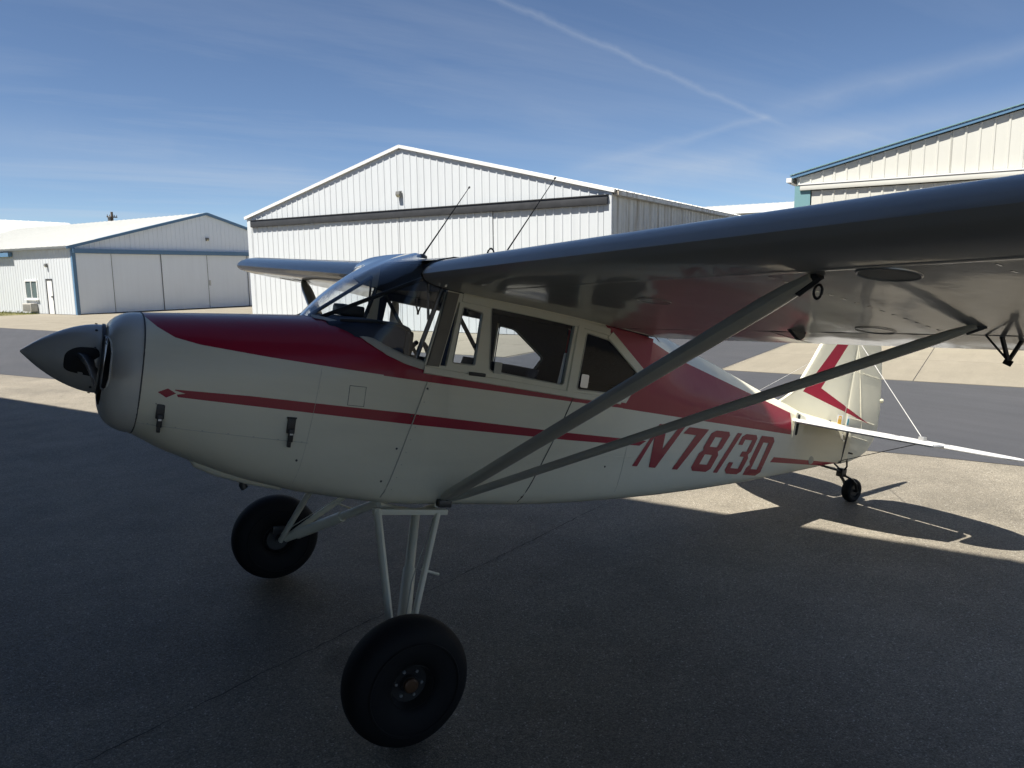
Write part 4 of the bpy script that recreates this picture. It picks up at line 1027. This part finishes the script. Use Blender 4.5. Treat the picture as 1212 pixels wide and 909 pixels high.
# ---- landing gear
WX, WY, WZ = 1.517, 1.068, -1.166
UPV = Vector((-math.sin(PIT), 0, math.cos(PIT)))      # world up expressed in the aircraft frame
for s in (-1, 1):
    ge = empty('landing_gear'); ge.parent = AC
    WXs = WX+(.032 if s < 0 else 0); ax = Vector((WXs, s*(WY-.13), WZ+.005)); a, b = Vector((1.573, s*.455, -.585)), Vector((1.918, s*.45, -.59))
    MB().tube([a, ax], [.024, .021], 12, .8).build('front_leg', MAT['cream'], ge); MB().tube([b, ax+Vector((.05, 0, .03))], [.021, .019], 12, .8).build('rear_leg', MAT['cream'], ge)
    MB().bbox((1.55, min(s*.44, s*.475), -.605), (1.965, max(s*.44, s*.475), -.575), .006).build('attach_bar', MAT['cream'], ge)
    c = Vector((1.925, s*.17, -.668)); ct = ax+Vector((.03, -s*.02, .02))
    MB().tube([ct, c], [.026, .026], 12).build('shock_strut', MAT['cream'], ge)
    MB().tube([ct.lerp(c, .12), ct.lerp(c, .55)], [.034, .034], 12).build('shock_cover', MAT['cream'], ge)
    MB().tube([(1.60, s*.40, -.57), c], .015, 8).build('cabane_tube', MAT['cream'], ge); MB().tube([(1.93, s*.40, -.57), c], .015, 8).build('cabane_tube', MAT['cream'], ge)
    m_ = b.lerp(ax, .42); MB().tube([m_, m_+Vector((.11, -s*.02, -.035))], .007, 8).build('step_peg', MAT['cream'], ge)
    MB().tube([b.lerp(ax, .03)+Vector((-.02, 0, -.01)), b.lerp(ax, .5)+Vector((-.035, 0, 0)), ax+Vector((.02, 0, .06))], .003, 6).build('brake_line', MAT['trim'], ge)
    MB().tube([ax, Vector((WXs, s*(WY+.06), WZ))], .022, 12).build('axle', MAT['steel'], ge)
    wh = empty('main_wheel', (WXs, s*WY, WZ-.006)); wh.scale = (.965, .965, .965); wh.parent = AC
    # tyre cross-section (along axle, radius)
    Ro = .293; pr = []
    for k in range(25):
        an = R(-205+k*410/24-0)
    pr = [(-.060, .098), (-.085, .105), (-.100, .135), (-.107, .175), (-.105, .215), (-.094, .250), (-.076, .272), (-.05, .286), (-.025, .292), (0, .293)]
    prof = pr+[(-h, r) for h, r in reversed(pr[:-1])]
    ty = MB(); seg = 72; secs = []
    for h, r in prof:
        row = []
        for k in range(seg):
            an = 2*math.pi*k/seg; p = Vector((math.cos(an)*r, h, math.sin(an)*r)); d = -(p.dot(UPV))
            lim = .294
            if d > lim: p += UPV*(d-lim)
            elif d > .22 and abs(h) > .06: p.y *= 1+.06*(d-.22)/.07
            row.append(p)
        secs.append(row)
    ty.loft(secs, caps=False).build('tyre', MAT['rubber'], wh, True, 60)
    sw = MB(); sw.lathe([(-.1075, .205), (-.1115, .208), (-.1115, .213), (-.107, .216)], (0, 0, 0), (0, 1, 0), 64, False); sw.lathe([(.1075, .205), (.1115, .208), (.1115, .213), (.107, .216)], (0, 0, 0), (0, 1, 0), 64, False); sw.build('sidewall_rib', MAT['rubber'], wh)
    rm = MB().lathe([(-.075, .107), (-.078, .100), (-.06, .092), (-.035, .085), (-.03, .04), (-.05, .036), (-.052, .01), (.052, .01), (.05, .036), (.03, .04), (.035, .085), (.06, .092), (.078, .100), (.075, .107)], (0, 0, 0), (0, 1, 0), 40, False).build('rim', MAT['rim'], wh)
    MB().lathe([(0, .034), (.016, .033), (.022, .026), (.024, .005)], (0, s*.05, 0), (0, s, 0), 20).build('hub_cap', MAT['bronze'], rm)
    for k in range(6):
        an = 2*math.pi*k/6; MB().lathe([(0, .008), (.010, .007)], (.062*math.cos(an), s*.031, .062*math.sin(an)), (0, s, 0), 6).build('wheel_bolt', MAT['alu'], rm)
    MB().lathe([(0, .075), (.008, .075)], (0, -s*.06, 0), (0, -s, 0), 24).build('brake_disc', MAT['steel'], wh)
    MB().bbox((-.05, min(-s*.05, -s*.10), .04), (.05, max(-s*.05, -s*.10), .10), .008).build('brake_caliper', MAT['steel'], wh)

# ---- tail
def tail():
    fin_o = [(5.0, .17), (5.08, .205), (5.16, .265), (5.27, .395), (5.36, .54), (5.44, .68), (5.53, .84), (5.63, .96), (5.74, 1.04), (5.86, 1.075), (5.915, 1.075), (5.915, -.26), (5.75, -.24), (5.4, -.1), (5.2, .02)]
    rud_o = [(5.928, 1.075), (6.0, 1.065), (6.10, 1.02), (6.20, .92), (6.28, .78), (6.335, .62), (6.385, .42), (6.425, .20), (6.425, .06), (6.395, -.05), (6.33, -.14), (6.22, -.21), (6.08, -.255), (5.928, -.28)]
    def surf(name, o, thf, mat):
        cx = sum(p[0] for p in o)/len(o); cz = sum(p[1] for p in o)/len(o); V = []; F = []; n = len(o)
        def th(x): return thf(x)
        rings = [(1, .0), (1, .5), (.97, .85), (.9, 1.), (.6, 1.), (.3, 1.)]
        for sg in (-1, 1):
            b0 = len(V)
            for k, h in rings:
                V += [(cx+(x-cx)*k, sg*th(cx+(x-cx)*k)*h, cz+(z-cz)*k) for x, z in o]
            V.append((cx, sg*th(cx), cz))
            for i in range(len(rings)-1): F += [(b0+i*n+j, b0+i*n+(j+1) % n, b0+(i+1)*n+(j+1) % n, b0+(i+1)*n+j) for j in range(n)]
            F += [(b0+(len(rings)-1)*n+j, b0+(len(rings)-1)*n+(j+1) % n, len(V)-1) for j in range(n)]
        return mesh(name, V, F, mat, AC, True, 60)
    fin = surf('fin', fin_o, lambda x: interp(x, [5.0, 5.5, 5.92], [.012, .016, .02]), MAT['fin'])
    rud = surf('rudder', rud_o, lambda x: interp(x, [5.92, 6.4], [.02, .010]), MAT['fin'])
    MB().tube([(5.921, 0, 1.07), (5.921, 0, -.27)], .010, 8).build('hinge_post', MAT['cream'], fin)
    for z in (.75, .12, -.15): MB().tube([(5.921, 0, z-.025), (5.921, 0, z+.025)], .016, 8).build('hinge', MAT['cream'], rud)
    # rudder ribs under the fabric
    for z0, z1 in ((.53, .50), (.13, .09), (-.02, -.06), (.85, .82)):
        xe = interp(z1, [-.2, 0, .2, .5, .8, .95], [6.2, 6.36, 6.39, 6.34, 6.24, 6.12])
        m = MB()
        for s in (-1, 1): m.tube([(5.95, s*.0195, z0), (xe-.02, s*.0115, z1)], .004, 6)
        m.build('rudder_rib', MAT['fin'], rud)
    MB().tube([(5.96, -.019, .70), (6.18, -.016, .02)], .0035, 6).build('rudder_rib', MAT['fin'], rud)
    MB().lathe([(0, .012), (.02, .022), (.045, .020), (.06, .006)], (6.385, 0, .31), (1, 0, 0), 14).build('tail_light', MAT['lens'], rud)
    for x, w_, mt in ((5.82, .075, 'yellow'), (5.915-.0, .04, 'teal_s')):
        yy = -.024
        if mt == 'yellow':
            MB().box((5.80, yy, .045), (5.875, yy+.002, .145)).build('sticker', MAT['white'], fin, False); MB().box((5.812, yy-.001, .060), (5.86, yy, .105)).build('sticker_mark', MAT['yellow'], fin, False)
            MB().plate([(5.818, .107), (5.855, .107), (5.855, .135), (5.818, .135)], [[(5.828, .107+.004), (5.845, .107+.004), (5.845, .126), (5.828, .126)]], lambda u, v, d: (u, yy-.001+d, v), .001).build('sticker_mark', MAT['yellow'], fin, False)
        else:
            MB().box((5.935, yy, .05), (5.975, yy+.002, .14)).build('sticker', MAT['white'], rud, False); MB().box((5.945, yy-.001, .065), (5.966, yy, .12)).build('sticker_mark', MAT['teal_s'], rud, False)
    # slot plate and round grommet on the fuselage side
    def fy(x): return -(hw(x)+.002)
    MB().plate(round_poly([(5.0, -.075), (5.14, -.085), (5.16, .10), (5.015, .135)], .02), [], lambda u, v, d: (u, fy(u)-d, v), .001).build('trim_slot_plate', MAT['cream'], AC, False)
    MB().plate(round_poly([(5.035, -.045), (5.068, -.045), (5.075, .115), (5.04, .12)], .014), [], lambda u, v, d: (u, fy(u)-.0015-d, v), .001).build('trim_slot_shade', MAT['void'], AC, False)  # flat dark plate paints the shade inside the slot
    MB().lathe([(0, .034), (.006, .032), (.008, .02)], (5.34, fy(5.34)+.004, -.238), (0, -1, 0), 20).build('drain_grommet', MAT['trim'], AC)
    # stabilisers and elevators (hinge gap lets sunlight through)
    SZ = .068; HX = 5.69
    for s in (-1, 1):
        stab = [(4.99, .06), (5.03, .2), (5.12, .54), (5.23, .80), (5.40, 1.07), (HX, 1.07), (HX, .06)]
        el = [(HX+.030, .10), (HX+.030, 1.095), (5.45, 1.095), (5.49, 1.22), (5.56, 1.34), (5.66, 1.43), (5.80, 1.465), (5.93, 1.44), (6.05, 1.35), (6.12, 1.2), (6.16, 1.0), (6.175, .7), (6.16, .42), (6.10, .24), (5.98, .12)]
        def flat(name, o, th):
            m = MB(); ins = round_poly(o, .05, 3); n = len(ins); cx = sum(p[0] for p in ins)/n; cy = sum(p[1] for p in ins)/n
            def sc(k): return [(cx+(x-cx)*k, s*(cy+(y-cy)*k)) for x, y in ins]
            L_ = [(1., 0), (.995, .7), (.97, 1.)]
            secs = [[(x, y, SZ-th*h) for x, y in sc(k)] for k, h in reversed(L_)]+[[(x, y, SZ+th*h) for x, y in sc(k)] for k, h in L_[1:]]
            T = tessellate_polygon([[Vector((x, y, 0)) for x, y in sc(.97)]])
            m.loft(secs, caps=False); b = len(m.V); top = sc(.97)
            m.add([(x, y, SZ+th) for x, y in top], [tuple(t) for t in T]); m.add([(x, y, SZ-th) for x, y in top], [tuple(t) for t in T])
            m.V = [(x, y, z-.028*(x-5.03)) for x, y, z in m.V]
            return m.build(name, MAT['white'], AC, True, 30)
        so_ = flat('stabilizer', stab, .015); eo = flat('elevator', el, .010)
        MB().tube([(4.99, s*.06, SZ), (5.03, s*.2, SZ), (5.12, s*.54, SZ-.0025), (5.23, s*.80, SZ-.0056), (5.40, s*1.06, SZ-.0104)], .0165, 10).build('leading_tube', MAT['white'], so_)
        for y in (.2, .62, 1.0): MB().tube([(HX+.015, s*(y-.02), SZ-.0168), (HX+.015, s*(y+.02), SZ-.0168)], .015, 8).build('hinge', MAT['steel'], eo)
        MB().tube([(5.905, s*.02, .80), (5.56, s*.90, SZ+.01)], .0030 if s < 0 else .0014, 6).build('brace_wire', MAT['wire'], AC)
        MB().tube([(5.80, s*.08, -.25), (5.56, s*.90, SZ-.015)], .003, 6).build('brace_wire', MAT['steel'], AC)
        MB().bbox((5.535, min(s*.875, s*.915), SZ-.03), (5.585, max(s*.875, s*.915), SZ+.03), .006).build('wire_fitting', MAT['alu'], so_)
    MB().tube([(5.70, 0, SZ), (5.71, -.03, SZ)], .02, 8).build('elevator_horn', MAT['steel'], AC)
    MB().tube([(5.86, -.105, .05), (5.84, -.10, -.14), (5.83, -.09, -.26)], [.010, .010, .013], 8).build('tail_brace_tube', MAT['steel'], AC)
    MB().tube([(5.95, -.03, -.165), (6.02, -.07, -.175)], .007, 8).build('steering_horn', MAT['steel'], AC)
    P = [(5.80+.025*math.cos(a), -.112-.0, -.02+.05*math.sin(a)) for a in [2*math.pi*k/16 for k in range(17)]]
    MB().tube(P, .003, 6).build('cable_loop', MAT['wire'], AC)
    # tailwheel
    tw = empty('tailwheel', (0, 0, 0)); tw.parent = AC
    cx_, cz_ = 6.205, -.506
    MB().tube([(5.62, 0, -.275), (5.75, 0, -.305), (5.92, 0, -.325)], .02, 8, .5, (0, 1, 0)).build('leaf_spring', MAT['steel'], tw)
    MB().tube([(5.70, 0, -.30), (5.95, 0, -.335), (6.02, 0, -.345)], .017, 8, .5, (0, 1, 0)).build('leaf_spring', MAT['steel'], tw)
    MB().bbox((5.985, -.03, -.39), (6.05, .03, -.315), .008).build('pivot_head', MAT['black'], tw)
    for s in (-1, 1): MB().tube([(6.03, s*.025, -.375), (6.10, s*.05, -.40), (6.16, s*.056, -.44), (cx_, s*.056, cz_)], [.02, .019, .018, .016], 8, .5, (0, 1, 0)).build('fork', MAT['steel'], tw)
    MB().tube([(cx_, -.062, cz_), (cx_, .062, cz_)], .012, 10).build('axle', MAT['steel'], tw)
    ty = MB().lathe([(-.020, .048), (-.036, .058), (-.041, .078), (-.034, .095), (-.018, .103), (0, .105), (.018, .103), (.034, .095), (.041, .078), (.036, .058), (.020, .048)], (cx_, 0, cz_), (0, 1, 0), 40).build('tyre', MAT['rubber'], tw)
    MB().lathe([(-.028, .05), (-.022, .02), (-.03, .012), (.03, .012), (.022, .02), (.028, .05)], (cx_, 0, cz_), (0, 1, 0), 24).build('rim', MAT['rim'], tw)
    for s in (-1, 1):
        P = [(6.02, s*.02, -.33), (5.99, s*.06, -.29), (5.96, s*.07, -.24), (5.94, s*.06, -.18)]
        MB().tube(P, .008, 6).build('steering_spring', MAT['black'], tw)
tail()

# ---- registration, port side
def registration():
    def zb_(x): return interp(x, [3.2, 4.7], [-.302, -.372])
    def zt_(x): return interp(x, [3.5, 4.8], [-.030, -.072])
    def P(xb, xt, t): x = lerp(xb, xt, t); return (x, lerp(zb_(xb), zt_(xt), t))
    def glyph(outer, holes=()):
        # outer/hole points are (base x, top x, t): the slanted stroke a point lies on, and its height 0..1
        f = lambda l: [P(*p) for p in l]
        y0 = lambda u, v, d: (u, SIDE_Y2(u, v)-.002-d, v)
        MB().plate(f(outer), [f(h) for h in holes], y0, .0012).build('registration_letter', MAT['red'], AC, False)
    def SIDE_Y2(u, v):
        n = nlo(u); lo = lo_half(u, 40); z = [p[1] for p in lo]; y = [p[0] for p in lo]
        return -interp(v, z, y)
    S = .185
    def q(x, t): return (x, x+S, t)
    # N
    glyph([(3.23, 3.43, 0), (3.275, 3.475, 0), (3.275, 3.455, .70), (3.39, 3.57, 0), (3.45, 3.69, 0), (3.45, 3.69, 1), (3.395, 3.635, 1), (3.40, 3.62, .42), (3.315, 3.505, 1), (3.23, 3.43, 1)])
    # 7
    glyph([(3.62, 3.86, 0), (3.675, 3.93, 0), (3.70, 3.945, .86), (3.75, 3.95, 1), (3.52, 3.735, 1), (3.50, 3.715, .84), (3.62, 3.86, .83)])
    # 8
    glyph([(3.835, 4.0, 0), (3.985, 4.17, 0), (4.02, 4.205, .08), (4.02, 4.205, .42), (3.995, 4.18, .50), (4.02, 4.205, .58), (4.02, 4.215, .92), (3.99, 4.185, 1), (3.85, 4.04, 1), (3.81, 4.0, .92), (3.81, 4.0, .58), (3.83, 4.015, .50), (3.805, 3.985, .42), (3.805, 3.985, .08)],
          [[(3.868, 4.058, .17), (3.868, 4.058, .41), (3.957, 4.142, .41), (3.957, 4.142, .17)], [(3.872, 4.062, .60), (3.872, 4.062, .84), (3.957, 4.147, .84), (3.957, 4.147, .60)]])
    # 1
    glyph([(4.07, 4.29, 0), (4.118, 4.343, 0), (4.118, 4.343, 1), (4.07, 4.29, 1)])
    # 3
    glyph([(4.225, 4.40, 0), (4.355, 4.53, 0), (4.39, 4.565, .08), (4.39, 4.565, .42), (4.365, 4.54, .50), (4.39, 4.56, .58), (4.385, 4.555, .92), (4.355, 4.525, 1), (4.225, 4.40, 1), (4.19, 4.365, .92), (4.19, 4.365, .72), (4.24, 4.415, .72), (4.24, 4.415, .86), (4.335, 4.505, .86), (4.335, 4.505, .57), (4.28, 4.455, .57), (4.28, 4.455, .44), (4.335, 4.51, .44), (4.335, 4.51, .14), (4.24, 4.415, .14), (4.24, 4.415, .28), (4.19, 4.365, .28), (4.19, 4.365, .08)])
    # D
    glyph([(4.435, 4.595, 0), (4.60, 4.745, 0), (4.64, 4.785, .10), (4.64, 4.785, .90), (4.60, 4.75, 1), (4.435, 4.595, 1)], [[(4.495, 4.653, .16), (4.495, 4.653, .84), (4.578, 4.722, .84), (4.578, 4.722, .16)]])
registration()
